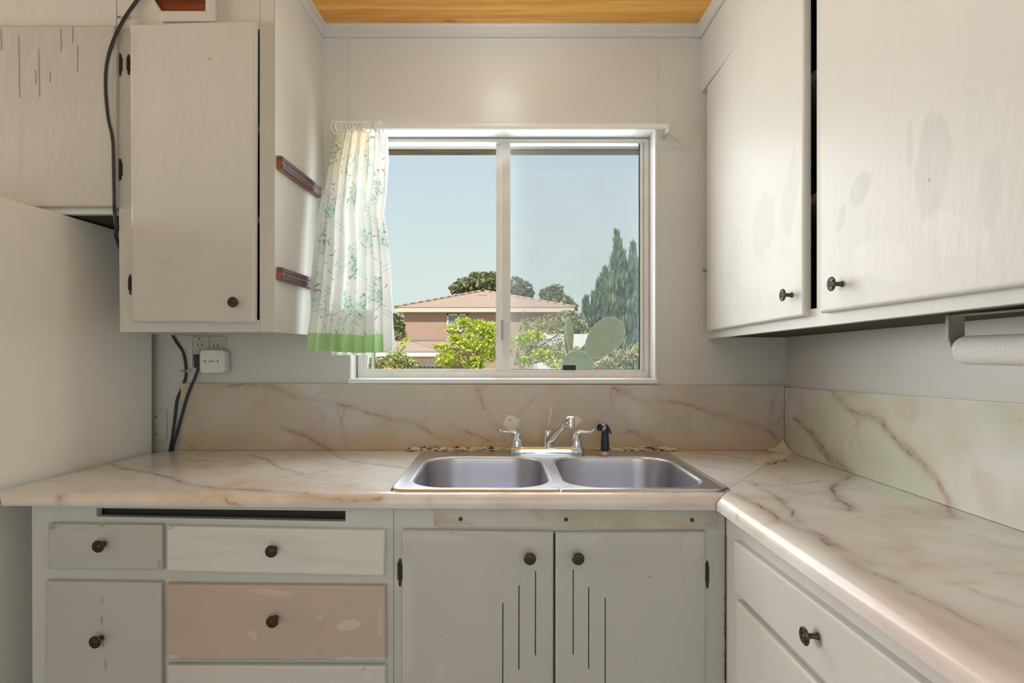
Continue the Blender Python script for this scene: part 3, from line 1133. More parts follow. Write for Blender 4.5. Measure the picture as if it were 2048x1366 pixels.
b.box(xl_ + .012, XCL - .02, YC + .02, YW, zb_ + .004, zb_ + .022)
b.box(xl_ + .012, XCL - .02, YC + .02, YW, CEIL - .02, CEIL).box(xl_ + .012, XCL - .02, YW - .012, YW, zb_ + .02, CEIL - .02)
b.build('carcass', M['paint'], cab)
for y in (258, 440):
    z = PY(0, y, YC + .02).z
    MB().box(xl_ + .013, xr_ - .02, YC + .021, YW - .014, z - .009, z + .009).build('shelf', M['paint'], cab)
MB().box(PY(285, 0, YC).x, PY(518, 0, YC).x, YC + .035, YC + .05, PY(0, 34, YC).z, PY(0, -100, YC).z).build('back_board', M['redwood'], cab)['label'] = 'bare dark red board showing in the framed recess'
b = MB()
b.pq([(322, 42), (431, 42), (413, 22), (322, 22)], YC - .013, .013).pq([(413, 22), (431, 42), (431, -100), (413, -100)], YC - .013, .013)
b.build('recess_moulding', M['paint'], cab, bevel=.002)
d = panel('door', [(262, 643), (509, 645), (511, 40), (259, 48)], YC, .019, cab, M['paintattr'], 60, 120, .005, WHITE,
          [(330, 525, 14, 10, 0, DULL, .25), (275, 197, 2, 2, 0, DRK, .7), (420, 119, 2, 2, 0, DRK, .7)], seed=3)
knob(464, 604, Y=YC - .019, parent=d)
hinge(238.5, 105, 152, 12, YC, cab)
hinge(257, 108, 150, 7, YC, cab)
hinge(260, 548, 590, 6, YC, cab)

# ---------------- cabinet over the fridge
cab2 = empty('wall_cabinet', PY(60, 430, YC) + Vector((0, .2, 0)), 'grey-white painted cabinet above the fridge with fine vertical cracks in its door', 'wall cabinet')
zb2 = PY(0, 430, YC).z
b = MB()
b.pq([(-330, 430), (232.5, 428), (232.5, 405), (-330, 405)], YC, .02).rect(-330, -104, 232.5, 58, YC, .02).rect(215, 58, 232.5, 405, YC, .02).rect(-330, 58, -312, 405, YC, .02)
b.build('face_frame', M['paint'], cab2)
xl2 = PY(-330, 0, YC).x
xr2 = PY(232.5, 0, YC).x - .001
b = MB()
MB().box(xl2, xr2 - .008, YC + .02, YW, zb2 + .002, zb2 + .018).build('bottom_board', M['darkgap'], cab2)  # coloured dark in place of the shade above the fridge
b.box(xl2, xl2 + .016, YC + .02, YW, zb2 + .018, CEIL).box(xr2 - .02, xr2 - .008, YC + .02, YW, zb2 + .018, CEIL)
b.box(xl2 + .016, xr2 - .02, YC + .02, YW, CEIL - .02, CEIL)
b.build('carcass', M['paint'], cab2)
cr_ = [(37, 70, 195), (77, 98, 195), (122, 57, 103), (145, 52, 86), (155, 92, 145), (70, 140, 168), (100, 142, 165), (1, 58, 100)]
d2 = panel('door', [(-300, 413), (230, 413), (231, 50), (-300, 50)], YC, .019, cab2, M['paintattr'], 340, 60, .005, DULL, [], seed=4)
b = MB()
for x, y0, y1 in cr_:
    pts = [PY(x + random.uniform(-.5, .5) + (i * .5 if x < 80 else 0), y0 + (y1 - y0) * i / 4, YC - .0194) for i in range(5)]
    b.tube(pts, .0004, n=5, sub=1)
b.build('crack', mat('crack_line', srgb(92, 88, 78), .9), d2)
hinge(238.5, 316, 361, 12, YC, cab)

# ---------------- right wall cabinet
XC, XD = .73, .711
cab3 = empty('wall_cabinet', (.87, 1.2, 1.31), 'bright white wall cabinet with two doors on the right wall above the paper towel', 'wall cabinet')


def zbr(Y):
    return 1.3084 + (2.1 - Y) * .01457


def xz(b, ys, z0a, z0b, z1a, z1b, X, t):
    ya, yb = ys
    b.prism([(X, ya, z0a), (X, yb, z0b), (X, yb, z1b), (X, ya, z1a)], (t, 0, 0))
    return b


ztop = 2.20
b = MB()
YN = -.3
xz(b, (YW, YN), zbr(YW), zbr(YN), zbr(YW) + .042, zbr(YN) + .042, XC, .02)
xz(b, (YW, 1.985), zbr(YW) + .042, zbr(YW) + .042, ztop - .03, ztop - .03, XC, .02)
xz(b, (1.366, 1.296), zbr(1.36) + .042, zbr(1.3) + .042, ztop - .03, ztop - .03, XC, .02)
xz(b, (.45, YN), zbr(.45) + .042, zbr(.4) + .042, ztop - .03, ztop - .03, XC, .02)
xz(b, (YW, YN), ztop - .03, ztop - .03, CEIL, CEIL, XC, .02)
b.build('face_frame', M['paint'], cab3)
b = MB()
xz(b, (YW, YN), PX(1416, 168, XD).z + .001, ztop + .015, CEIL, CEIL, XD, .019)
b.build('top_fascia', M['paint'], cab3)
b = MB()
b.prism([(XC + .02, YW, zbr(YW) + .006), (XC + .02, YN, zbr(YN) + .006), (XC + .02, YN, zbr(YN) + .022), (XC + .02, YW, zbr(YW) + .022)], (XR - XC - .02, 0, 0))
b.box(XC + .02, XR, YN, YN + .018, 1.36, CEIL).box(XC + .02, XR - .001, YW - .012, YW, 1.36, CEIL).box(XR - .012, XR, YN + .02, YW - .012, 1.37, CEIL)
b.build('carcass', M['darkgap'], cab3)
for z in (1.63, 1.925):
    MB().box(XC + .022, XR - .013, YN + .02, YW - .014, z - .01, z + .01).build('shelf', M['paint'], cab3)


def panelX(name, ya, yb, za0, zb0, za1, zb1, X, T, parent, m, nu, nv, marks, seed, r=.005, base=WHITE):
    c = [(X + T, ya, za0), (X + T, yb, zb0), (X + T, yb, zb1), (X + T, ya, za1)]
    P, U, W_, D_ = slab_points(c, T, (-1, 0, 0), nu, nv, r)
    P[..., 0] += np.where(D_ > .8 * T, fnoise(P, 6, seed, 2) * .0007, 0)
    C = ramp_marks(P, base, marks, seed, .42)
    return grid(name, P, m, parent, cols=C, ang=.9)


PT = tuple(c * .84 for c in WHITE[:3])
PW = tuple(min(1, c * 1.10) for c in WHITE[:3])
a0 = PX(1427, 660, XD)
a1 = PX(1600, 633, XD)
dA = panelX('door', 2.045, 1.392, a0.z - .002, a1.z, PX(1416, 168, XD).z - .003, 2.211, XD, .019, cab3, M['paintattr'], 150, 170,
            [(1580, 400, 16, 85, .1, PT, .5), (1525, 460, 22, 70, .15, PT, .45), (1470, 520, 14, 60, .1, PT, .3), (1560, 560, 34, 45, 0, PW, .5), (1500, 600, 30, 30, .4, PT, .25)], 5)
dB = panelX('door', 1.318, .40, a1.z + .002, PX(2048, 571, XD).z + .002, 2.214, 2.21, XD, .019, cab3, M['paintattr'], 220, 190,
            [(1724, 375, 17, 38, .35, PT, .75), (1682, 440, 9, 28, .2, PT, .6), (1862, 330, 38, 105, .12, PT, .6), (1820, 290, 8, 50, 0, PT, .5),
             (1980, 380, 26, 90, 0, PT, .35), (1760, 520, 60, 40, .2, PW, .5), (1705, 590, 40, 20, 0, PT, .3), (1920, 470, 70, 40, .3, PW, .4),
             (1860, 361, 1.5, 5, 0, DRK, .8)], 6)
knob(1562, 590, X=XD, parent=dA, d=.0305, m='bronze')
knob(1659, 568, X=XD, parent=dB, d=.0305, m='bronze')

# ---------------- base cabinet with drawers
YBc = 1.46
base = empty('base_cabinet', Vector((PY(420, 0, YBc).x, YBc + .25, 0)), 'off-white painted base cabinet with mismatched drawers below the left worktop', 'base cabinet')
b = MB()
b.pq([(66, 1722), (92, 1722), (92, 1006), (64, 1006)], YBc, .02)
b.pq([(92, 1015), (787, 1023), (787, 1010), (92, 1003)], YBc, .02)
b.pq([(92, 1031), (193, 1033), (193, 1016.2), (92, 1015)], YBc, .02).pq([(691, 1043), (787, 1045), (787, 1023), (691, 1022)], YBc, .02)
b.pq([(92, 1722), (787, 1722), (787, 1045), (92, 1031)], YBc, .02)
b.build('face_frame', M['paint'], base)
x0_, x1_ = PY(66, 0, YBc).x, PY(787, 0, YBc).x
b = MB()
b.box(x0_, x0_ + .018, YBc + .02, YS, 0, CT - .05).box(x1_ - .018, x1_, YBc + .02, YS, 0, CT - .05).box(x0_ + .02, x1_ - .02, YBc + .3, YBc + .31, .0, CT - .05)
b.build('carcass', M['paint'], base)
MB().pq([(193, 1032), (692, 1042), (692, 1021), (193, 1015)], YBc + .035, .004).build('slot_back', M['darkgap'], base)  # dark sheet painted in as the unlit depth of the slot
TD = .018
G3 = tuple(c * .84 for c in WHITE[:3])
dr = panel('drawer_front', [(94, 1138), (323, 1141), (323, 1050), (96, 1048)], YBc, TD, base, M['paintattr'], 150, 60, .004, G3,
           [(104, 1055, 9, 4, -.3, DRK, .45), (204, 1051, 5, 2.5, 0, DRK, .4), (319, 1128, 4, 11, 0, DRK, .4), (170, 1070, 45, 6, .1, WH, .35)], seed=8)
knob(194, 1094, Y=YBc - TD, parent=dr, d=.030)
dr['label'] = 'small grey-white drawer front with chipped corners'
dr = panel('drawer_front', [(333, 1143), (768, 1153), (770, 1061), (333, 1052)], YBc, TD, base, M['paintattr'], 220, 60, .004, LITE,
           [(343, 1056, 6, 2.5, -.3, DRK, .4), (520, 1080, 160, 10, .05, WH, .5), (640, 1120, 120, 8, .1, WH, .5), (420, 1110, 80, 6, -.1, WH, .4)], seed=9)
knob(541, 1104, Y=YBc - TD, parent=dr, d=.030)
dr['label'] = 'wide drawer front with brighter white brushed paint'
dr = panel('drawer_front', [(88, 1700), (323, 1700), (322, 1166), (90, 1163)], YBc, TD, base, M['paintattr'], 100, 120, .004, G3,
           [(204, 1200, 3, 12, 0, DRK, .4), (203, 1240, 3, 14, 0, DRK, .5), (206, 1285, 3, 14, 0, DRK, .5), (211, 1330, 3, 12, 0, DRK, .4), (155, 1295, 2, 8, 0, DRK, .35)], seed=10)
knob(188, 1286, Y=YBc - TD, parent=dr, d=.030)
TAN = srgb(190, 172, 158)
dr = panel('drawer_front', [(333, 1320), (772, 1322), (771, 1173), (333, 1169)], YBc, TD, base, M['paintattr'], 200, 80, .004, TAN,
           [(545, 1185, 45, 7, .1, srgb(214, 200, 186), .45), (700, 1250, 26, 9, -.2, srgb(222, 212, 204), .45), (345, 1314, 16, 5, .1, srgb(222, 212, 204), .45),
            (505, 1270, 12, 8, .6, srgb(222, 212, 204), .35), (720, 1318, 60, 4, 0, srgb(222, 212, 204), .5), (640, 1235, 9, 6, 0, srgb(222, 212, 204), .3), (760, 1240, 6, 40, 0, srgb(222, 212, 204), .3)], seed=12)
dr['label'] = 'tan unpainted-looking drawer front'
knob(543, 1245, Y=YBc - TD, parent=dr, d=.030, m='bronze')
dr = panel('drawer_front', [(333, 1480), (772, 1480), (771, 1333), (333, 1331)], YBc, TD, base, M['paintattr'], 80, 30, .004, WHITE,
           [(726, 1338, 3, 3, 0, DRK, .5)], seed=13)

# ---------------- sink cabinet
sb = empty('base_cabinet', Vector((PY(1110, 0, YBc).x, YBc + .25, 0)), 'grey-white sink cabinet with two doors cut by vertical vent slots', 'base cabinet')
b = MB()
b.pq([(788, 1722), (1450, 1722), (1450, 1016), (788, 1011)], YBc, .02)
b.build('face_frame', M['paint'], sb)
x0_, x1_ = PY(788.5, 0, YBc).x, PY(1449, 0, YBc).x
b = MB()
b.box(x0_, x0_ + .016, YBc + .02, YS, 0, CT - .05)
b.build('carcass', M['paint'], sb)
gl = [(1005, 1205, 1400), (1037, 1169, 1337), (1070, 1140, 1308)]
gr_ = [(1146, 1140, 1308), (1177, 1175, 1338), (1210, 1197, 1400)]
sd = panel('door', [(805, 1690), (1105.5, 1690), (1107, 1064), (805, 1060)], YBc, TD, sb, M['paintattr'], 130, 260, .004, G3,
           [(850, 1075, 90, 9, .02, WH, .45), (1050, 1080, 50, 8, .2, WH, .4), (815, 1250, 9, 110, 0, WH, .4), (880, 1340, 14, 40, 0, WH, .3),
            (902, 1067, 1.5, 1.5, 0, DRK, .9), (882, 1272, 1.5, 1.5, 0, DRK, .9)], gl, seed=14)
knob(1060, 1119, Y=YBc - TD, parent=sd, d=.030)
sd = panel('door', [(1110.5, 1690), (1411, 1690), (1412, 1064), (1111, 1065)], YBc, TD, sb, M['paintattr'], 130, 260, .004, G3,
           [(1160, 1078, 44, 8, 0, WH, .4), (1390, 1090, 20, 30, .2, WH, .35), (1300, 1078, 90, 5, 0, WH, .3), (1300, 1153, 1.6, 1.6, 0, DRK, .9)], gr_, seed=15)
knob(1157, 1119, Y=YBc - TD, parent=sd, d=.030)
MB().rect(1107.2, 1066, 1110.6, 1690, YBc - .001, .001).build('door_gap', M['darkgap'], sb)  # dark strip standing in for the shaded gap between the doors
hinge(800, 1117, 1174, 9, YBc, sb)
hinge(1415, 1121, 1178, 7, YBc, sb)

# ---------------- right base cabinet
XB = .555
rb = empty('base_cabinet', (.78, .9, 0), 'white painted base cabinet with a long drawer under the right-hand worktop', 'base cabinet')
b = MB()
b.box(XB, XB + .02, .1, YBc - .001, 0, CT - .038)
b.build('face_frame', M['paint'], rb)
MB().box(XB + .02, XR, .1, .12, 0, CT - .045).build('carcass', M['paint'], rb)
XBd = XB - TD
t0, t1 = PX(1466, 1080, XBd), PX(1843, 1366, XBd)
d1 = panelX('drawer_front', t0.y, .42, CZ - .548, CZ - .545, t0.z, t1.z + .003, XBd, TD, rb, M['paintattr'], 80, 20, [], 16, base=WHITE)
t2 = PX(1470, 1198, XBd)
d2_ = panelX('door', t2.y, .42, .12, .12, t2.z, t2.z, XBd, TD, rb, M['paintattr'], 60, 40, [], 17, base=WHITE)
knob(1604, 1272, X=XBd, parent=d1, d=.031)
b = MB()
pts = [PY(1452 + random.uniform(-1, 1) - k * .12, 1040 + k * 14, YBc - .002) for k in range(24)]
for p, q_ in zip(pts[:-1], pts[1:]):
    b.tube([p, p.lerp(q_, .8)], random.uniform(.0006, .0014), n=5, sub=1)
b.build('corner_crack', bpy.data.materials['crack_line'], sb)

# ------------------------------------------------------------------ sink
SX, SW = .147, .427
SY0, SY1 = 1.458, 2.040
SYC = (SY0 + SY1) / 2
sink = empty('sink', (SX, SYC, CT), 'double bowl stainless steel drop-in sink set in the worktop under the window', 'sink')


def raycast_rr(cx, cy, x0, x1, y0, y1, r, ang):
    """point where a ray from (cx,cy) leaves a rounded rectangle"""
    out = []
    for a in ang:
        dx, dy = math.cos(a), math.sin(a)
        lo_, hi_ = 0.0, 2.0
        for _ in range(34):
            t = (lo_ + hi_) / 2
            x, y = cx + dx * t, cy + dy * t
            qx = max(x0 + r - x, x - (x1 - r), 0)
            qy = max(y0 + r - y, y - (y1 - r), 0)
            if math.hypot(qx, qy) <= r + 1e-9:
                lo_ = t
            else:
                hi_ = t
        out.append((cx + dx * lo_, cy + dy * lo_))
    return out


BY0, BY1 = 1.488, 1.950
bb = MB()
bowlv = []
for sgn in (-1, 1):
    xi, xo = SX, SX + sgn * SW
    x0, x1 = min(xi, xo), max(xi, xo)
    bx0, bx1 = (x0 + .036, x1 - .012) if sgn < 0 else (x0 + .012, x1 - .036)
    cx_, cy_ = (bx0 + bx1) / 2, (BY0 + BY1) / 2
    corner = [math.atan2(yy - cy_, xx - cx_) % (2 * math.pi) for xx in (x0, x1) for yy in (SY0, SY1)]
    ang = sorted(set([round(a, 5) for a in list(np.linspace(0, 2 * math.pi, 144, endpoint=False)) + corner]))
    n = len(ang)
    outer = raycast_rr(cx_, cy_, x0, x1, SY0, SY1, 1e-6, ang)
    lip = raycast_rr(cx_, cy_, bx0, bx1, BY0, BY1, .105, ang)
    rings = []
    rc = .028

    def rounded(x, y):
        qx = x - (SX + SW - rc) if x > SX else (SX - SW + rc) - x
        qy = max(y - (SY1 - rc), (SY0 + rc) - y)
        if qx > 0 and qy > 0:
            d_ = math.hypot(qx, qy)
            m_ = max(qx, qy)
            if d_ > 0:
                k_ = m_ / d_
                sx_ = 1 if x > SX else -1
                cx2 = SX + sx_ * (SW - rc)
                cy2 = SY1 - rc if y > (SY0 + SY1) / 2 else SY0 + rc
                return cx2 + (x - cx2) * k_, cy2 + (y - cy2) * k_
        return x, y

    def edge_d(x, y):
        return min(y - SY0, SY1 - y, abs(abs(x - SX) - SW))
    for t in (0, .02, .05, .09, .14, .19, .26, .34, .45, .6, .75, .86, .94, 1.0):
        ring = []
        for (ox, oy), (lx, ly) in zip(outer, lip):
            x, y = ox + (lx - ox) * t, oy + (ly - oy) * t
            dd = edge_d(x, y)
            z = CT + .0065 * math.sin(min(dd / .006, 1) * math.pi / 2) - .0028 * float(smooth01(np.array(dd), .007, .014)) + .0
            x, y = rounded(x, y)
            ring.append((x, y, z))
        rings.append(ring)
    k0 = len(bb.v)
    for r_ in rings:
        bb.v += r_
    for j in range(len(rings) - 1):
        for i in range(n):
            i2 = (i + 1) % n
            bb.f.append((k0 + j * n + i, k0 + j * n + i2, k0 + (j + 1) * n + i2, k0 + (j + 1) * n + i))
    # bowl
    zt = rings[-1][0][2]
    prof = []
    for a in np.linspace(0, 1, 7):
        prof.append((-.010 * math.sin(a * math.pi / 2), -.010 * (1 - math.cos(a * math.pi / 2))))
    prof += [(-.011, -.03), (-.013, -.06), (-.015, -.09), (-.017, -.115)]
    for a in np.linspace(0.15, 1, 8):
        prof.append((-.017 - .045 * (1 - math.cos(a * math.pi / 2)), -.115 - .045 * math.sin(a * math.pi / 2)))
    vs, fs = [], []
    for off, dz in prof:
        rad = max(.105 + off * .6, .02)
        ring = raycast_rr(cx_, cy_, bx0 - off, bx1 + off, BY0 - off, BY1 + off, rad, ang)
        vs += [(x, y, zt + dz) for x, y in ring]
    nr = len(prof)
    for s_ in (.6, .3, .13):
        base_ring = vs[(nr - 1) * n: nr * n]
        vs += [(cx_ + (x - cx_) * s_, cy_ + (y - cy_) * s_, z - .004 * (1 - s_)) for x, y, z in base_ring]
    for j in range(nr + 2):
        for i in range(n):
            i2 = (i + 1) % n
            fs.append((j * n + i, j * n + i2, (j + 1) * n + i2, (j + 1) * n + i))
    fs.append(tuple((nr + 2) * n + i for i in range(n)))
    bowlo = obj('bowl', vs, fs, M['steelbowl'], sink)
    autosmooth(bowlo, .8)
    dr_ = MB().lathe((cx_, cy_, zt - .1635), (0, 0, 1), [(.055, 0), (.055, .0015), (.045, .003), (.040, .001), (.020, .0005), (.002, .0005)], 32).build('drain', M['drain'], bowlo)
    autosmooth(dr_)
me_rim = bb.build('rim', M['steel'], sink)
autosmooth(me_rim, .9)

# ------------------------------------------------------------------ faucet
ZF = CT + .0042
fa = empty('faucet', (.152, 1.992, ZF), 'chrome two-handle kitchen faucet with angled spout on the sink deck', 'faucet')
b = MB()
out_ = raycast_rr(.152, 1.992, .152 - .127, .152 + .127, 1.992 - .024, 1.992 + .024, .022, list(np.linspace(0, 2 * math.pi, 64, endpoint=False)))


def loftloops(loops):
    b = MB()
    n = len(loops[0])
    vs = [p for l in loops for p in l]
    fs = []
    for j in range(len(loops) - 1):
        for i in range(n):
            i2 = (i + 1) % n
            fs.append((j * n + i, j * n + i2, (j + 1) * n + i2, (j + 1) * n + i))
    fs.append(tuple(reversed(range(n))))
    fs.append(tuple((len(loops) - 1) * n + i for i in range(n)))
    b.add(vs, fs)
    return b


sc = lambda s, z: [(.152 + (x - .152) * (1 - (1 - s) * .2), 1.992 + (y - 1.992) * s, z) for x, y in out_]
autosmooth(loftloops([sc(1.0, ZF), sc(1.0, ZF + .004), sc(.97, ZF + .018), sc(.9, ZF + .023), sc(.75, ZF + .0255)]).build('deck_plate', M['chrome'], fa), .7)
FB = ZF + .0255
# spout post and spout
pX = PY(1096, 0, 1.992).x
b = MB().lathe((pX, 1.992, FB - .001), (0, 0, 1), [(.0165, 0), (.0165, .003), (.0150, .005), (.0150, .038), (.0142, .040), (.0142, .052), (.0120, .055), (.006, .056)], 32)
autosmooth(b.build('spout_post', M['chrome'], fa), .5)
tip = PY(1140, 843, 1.80)
s0 = Vector((pX + .004, 1.985, FB + .016))
b = MB()
dirv = tip - s0
up = Vector((0, 0, 1))
side = dirv.cross(up).normalized()
nrmv = side.cross(dirv).normalized()
loops = []
for t, w, h in ((0, .013, .012), (.08, .0135, .0125), (.35, .0125, .0115), (.7, .0115, .0105), (.92, .0115, .011), (1.0, .010, .009)):
    c_ = s0 + dirv * t + Vector((0, 0, .012 * math.sin(t * math.pi)))
    loops.append([tuple(c_ + side * (w * (1 if math.cos(a) > 0 else -1) * abs(math.cos(a)) ** .5) + nrmv * (h * (1 if math.sin(a) > 0 else -1) * abs(math.sin(a)) ** .5)) for a in np.linspace(0, 2 * math.pi, 24, endpoint=False)])
sp_ = autosmooth(loftloops(loops).build('spout', M['chrome'], fa), .9)
b = MB().lathe(tip + Vector((.001, -.004, .013)), (0, 0, -1), [(.006, -.003), (.0105, -.001), (.0125, .002), (.0125, .014), (.0118, .015), (.0118, .016), (.0125, .017), (.0125, .026), (.0108, .0275), (.0105, .031), (.008, .031)], 32)
autosmooth(b.build('aerator', M['chrome'], sp_), .5)
for sgn, bx in ((-1, PY(1034, 0, 1.99).x), (1, PY(1153, 0, 1.99).x)):
    hz = FB + .001
    b = MB().lathe((bx, 1.992, hz), (0, 0, 1), [(.0215, -.001), (.0215, .002), (.0205, .004), (.0200, .009), (.0175, .022), (.0140, .034), (.0105, .042), (.0060, .047), (.002, .049)], 32)
    ho = autosmooth(b.build('handle', M['chrome'], fa), .9)
    b = MB()
    pts = [(bx + sgn * .001, 1.990, hz + .030), (bx + sgn * .005, 1.987, hz + .044), (bx + sgn * .016, 1.984, hz + .0485), (bx + sgn * .034, 1.980, hz + .0475), (bx + sgn * .048, 1.976, hz + .0490), (bx + sgn * .056, 1.974, hz + .0535)]
    b.tube(pts, [.009, .0085, .0055, .0042, .0050, .0058], n=14, sub=6)
    b.lathe(Vector(pts[-1]) - Vector((sgn * .001, 0, 0)), (sgn * .8, -.1, .35), [(.0058, 0), (.0052, .003), (.003, .005), (.0005, .0056)], 14)
    autosmooth(b.build('lever', M['chrome'], ho), 1.2)

# sprayer
sx_, sy_ = PY(1210, 0, 1.985).x, 1.985
sp = empty('sink_sprayer', (sx_, sy_, ZF), 'black pull-out sink sprayer standing on the sink deck right of the faucet', 'sprayer')
b = MB().lathe((sx_, sy_, ZF), (0, 0, 1), [(.0215, 0), (.0215, .002), (.018, .005), (.014, .008), (.012, .012), (.011, .012)], 28)
autosmooth(b.build('holder', mat('corroded_chrome', (.6, .58, .56, 1), .3, metal=1, bump=.8, bscale=180), sp))
b = MB()
b.lathe((sx_, sy_, ZF + .011), (0, 0, 1), [(.0135, 0), (.0140, .002), (.0142, .012), (.0138, .03), (.0120, .055), (.0118, .066), (.0125, .074), (.0115, .085), (.006, .090)], 28)
hc = Vector((sx_ - .004, sy_ - .004, ZF + .0885))
bd = autosmooth(b.build('grip', M['navyplastic'], sp), .9)
hd = Vector((-.75, -.62, .16)).normalized()
b = MB().lathe(hc + hd * -.008, hd, [(.010, 0), (.0125, .003), (.0128, .010)], 28)
autosmooth(b.build('spray_head', M['navyplastic'], sp), .7)
b = MB().lathe(hc + hd * .0022, hd, [(.0124, 0), (.0130, .001), (.0130, .016), (.0122, .0175)], 28)
autosmooth(b.build('collar', M['chrome'], sp), .5)
b = MB().lathe(hc + hd * .0195, hd, [(.0125, 0), (.0122, .003), (.009, .004), (.0085, .002), (.005, .002), (.004, .0035), (.001, .0038)], 28)
autosmooth(b.build('nozzle', M['blackplastic'], sp), .5)
b = MB().prism([Vector((sx_ + .0, sy_ - .007, ZF + .099)), Vector((sx_ + .010, sy_ - .007, ZF + .096)), Vector((sx_ + .018, sy_ - .007, ZF + .084)), Vector((sx_ + .0225, sy_ - .007, ZF + .068)), Vector((sx_ + .011, sy_ - .007, ZF + .071))], (0, .013, 0))
b.build('trigger', M['navyplastic'], sp, bevel=.002)

# ------------------------------------------------------------------ fridge
fr = empty('fridge', (-1.62, 1.7, 0), 'large plain white fridge standing left of the worktop', 'fridge')
zf = 1.653
A = [(-1.277, 1.355, .03), (-1.216, 2.055, .03), (-1.97, 2.085, .03), (-2.02, 1.355, .03)]
b = MB().hexa(A, [(x, y, zf) for x, y, _ in A])
b.build('body', M['fridge'], fr, bevel=.005, seg=3)
A2 = [(-1.283, 1.285, .06), (-1.278, 1.345, .06), (-2.02, 1.345, .06), (-2.02, 1.285, .06)]
fd = MB().hexa(A2, [(x, y, zf - .02) for x, y, _ in A2]).build('door', M['fridge'], fr, bevel=.012, seg=4)
MB().tube([(-1.36, 1.285, .8), (-1.36, 1.25, .83), (-1.36, 1.25, 1.2), (-1.36, 1.285, 1.23)], .009).build('handle', M['plastic'], fd)
for x, y in ((-1.35, 1.42), (-1.93, 1.42), (-1.3, 2.0), (-1.9, 2.0)):
    MB().lathe((x, y, 0), (0, 0, 1), [(.018, 0), (.018, .02), (.01, .022), (.01, .032)], 16).build('foot', M['blackplastic'], fr)

# ------------------------------------------------------------------ knife racks on the cabinet side


def side_x(Y):
    return xr_ + (XCL - xr_) * (Y - YC) / (YW - YC)


for (ya, yb, tag_) in ((311, 338, 'upper wooden magnetic knife rack on the side of the left wall cabinet'), (534, 560, 'lower wooden magnetic knife rack on the side of the left wall cabinet')):
    y0, y1 = 1.712, 2.03
    z1_, z0_ = PY(0, ya, y0).z, PY(0, yb, y0).z
    kr_ = empty('knife_rack', (side_x(1.87), 1.87, (z0_ + z1_) / 2), tag_, 'knife rack', 'wooden knife racks')
    hgt = z1_ - z0_

    def bar(xa, xb, za, zb, name, m, ya_=y0, yb_=y1, bev=.0008):
        q_ = [(side_x(ya_) + xa, ya_, za), (side_x(yb_) + xa, yb_, za), (side_x(yb_) + xa, yb_, zb), (side_x(ya_) + xa, ya_, zb)]
        return MB().prism(q_, (xb - xa, 0, 0)).build(name, m, kr_, bevel=bev, seg=1)
    bar(0.0005, .013, z0_, z1_, 'wooden_back', M['rackwood'])
    bar(.013, .0175, z1_ - hgt * .36, z1_ - hgt * .04, 'magnetic_strip', M['rackmetal'])
    bar(.013, .0165, z0_ + hgt * .40, z1_ - hgt * .38, 'wooden_strip', M['rackwood'])
    bar(.013, .0175, z0_ + hgt * .06, z0_ + hgt * .38, 'magnetic_strip', M['rackmetal'])
    b = MB().lathe((side_x(1.745) + .0165, 1.745, z0_ + hgt * .51), (1, 0, 0), [(.003, 0), (.0028, .0008), (.001, .001)], 12)
    b.build('screw', M['iron'], kr_)

# ------------------------------------------------------------------ curtain rod, rings, curtain
YRd = 2.030
rod = empty('curtain_rod', PY(1010, 252, YRd), 'flat white metal curtain rod fixed above the kitchen window', 'curtain rod')
zr1, zr0 = PY(0, 247.0, YRd).z, PY(0, 258.0, YRd).z
xa, xb = PY(668, 0, YRd).x, PY(1341, 0, YRd).x
b = MB()
prof = [(0, zr0), (-.004, zr0 + .002), (-.005, (zr0 + zr1) / 2), (-.004, zr1 - .002), (0, zr1), (.003, zr1 - .003), (.003, zr0 + .003)]
b.hexa([(xa, YRd + a, z) for a, z in prof], [(xb - .008, YRd + a, z) for a, z in prof])
b.prism([(xb - .009, YRd - .004, zr0 + .001), (xb - .001, YRd + .004, zr0 + .001), (xb - .001, YRd + .004, zr1 - .001), (xb - .009, YRd - .004, zr1 - .001)], (0, .004, 0))
b.box(xb - .003, xb, YRd + .004, YW, zr0 + .001, zr1 - .001).box(xa, xa + .003, YRd + .002, YW - .002, zr0 + .001, zr1 - .001)
autosmooth(b.build('rail', M['rail'], rod), .5)
b = MB()
b.box(xb - .012, xb + .001, YW - .004, YW, zr0 - .012, zr1 + .004).box(xb - .016, xb - .004, YW - .03, YW - .004, zr0 - .006, zr0 - .002)
b.build('bracket', M['plate'], rod, bevel=.001, seg=1)
ringx = [671, 680, 690, 700, 707, 714, 722, 733, 753, 759]
ringo = None
for i, x in enumerate(ringx):
    p = PY(x, 253, YRd)
    tilt = [.75, .7, .8, .6, .9, .7, .5, .85, .5, .9][i]
    if ringo is None:
        b = MB()
        R_ = .0205
        pts = [Vector((0, R_ * .85 * math.sin(a), -.004 + R_ * math.cos(a))) for a in np.linspace(.0, 2 * math.pi, 33)]
        b.tube(pts, .0029, n=8, sub=1)
        ringo = autosmooth(b.build('curtain_ring', M['ringp']), 1.2)
        o = ringo
    else:
        o = ringo.copy()
        COL.objects.link(o)
    o.location = p
    o.rotation_euler = (0, .05 * math.sin(i * 3), -tilt + .25 * math.sin(i * 5))
    o['category'] = 'curtain ring'
    o['group'] = 'curtain rings on the rod'
    o['label'] = 'clear plastic curtain ring, %s on the rod' % (
        ['leftmost', 'second from the left', 'third from the left', 'fourth from the left', 'fifth from the left', 'sixth from the left',
         'seventh from the left', 'eighth from the left, last of the tight bunch', 'left one of the separate pair', 'right one of the separate pair'][i])

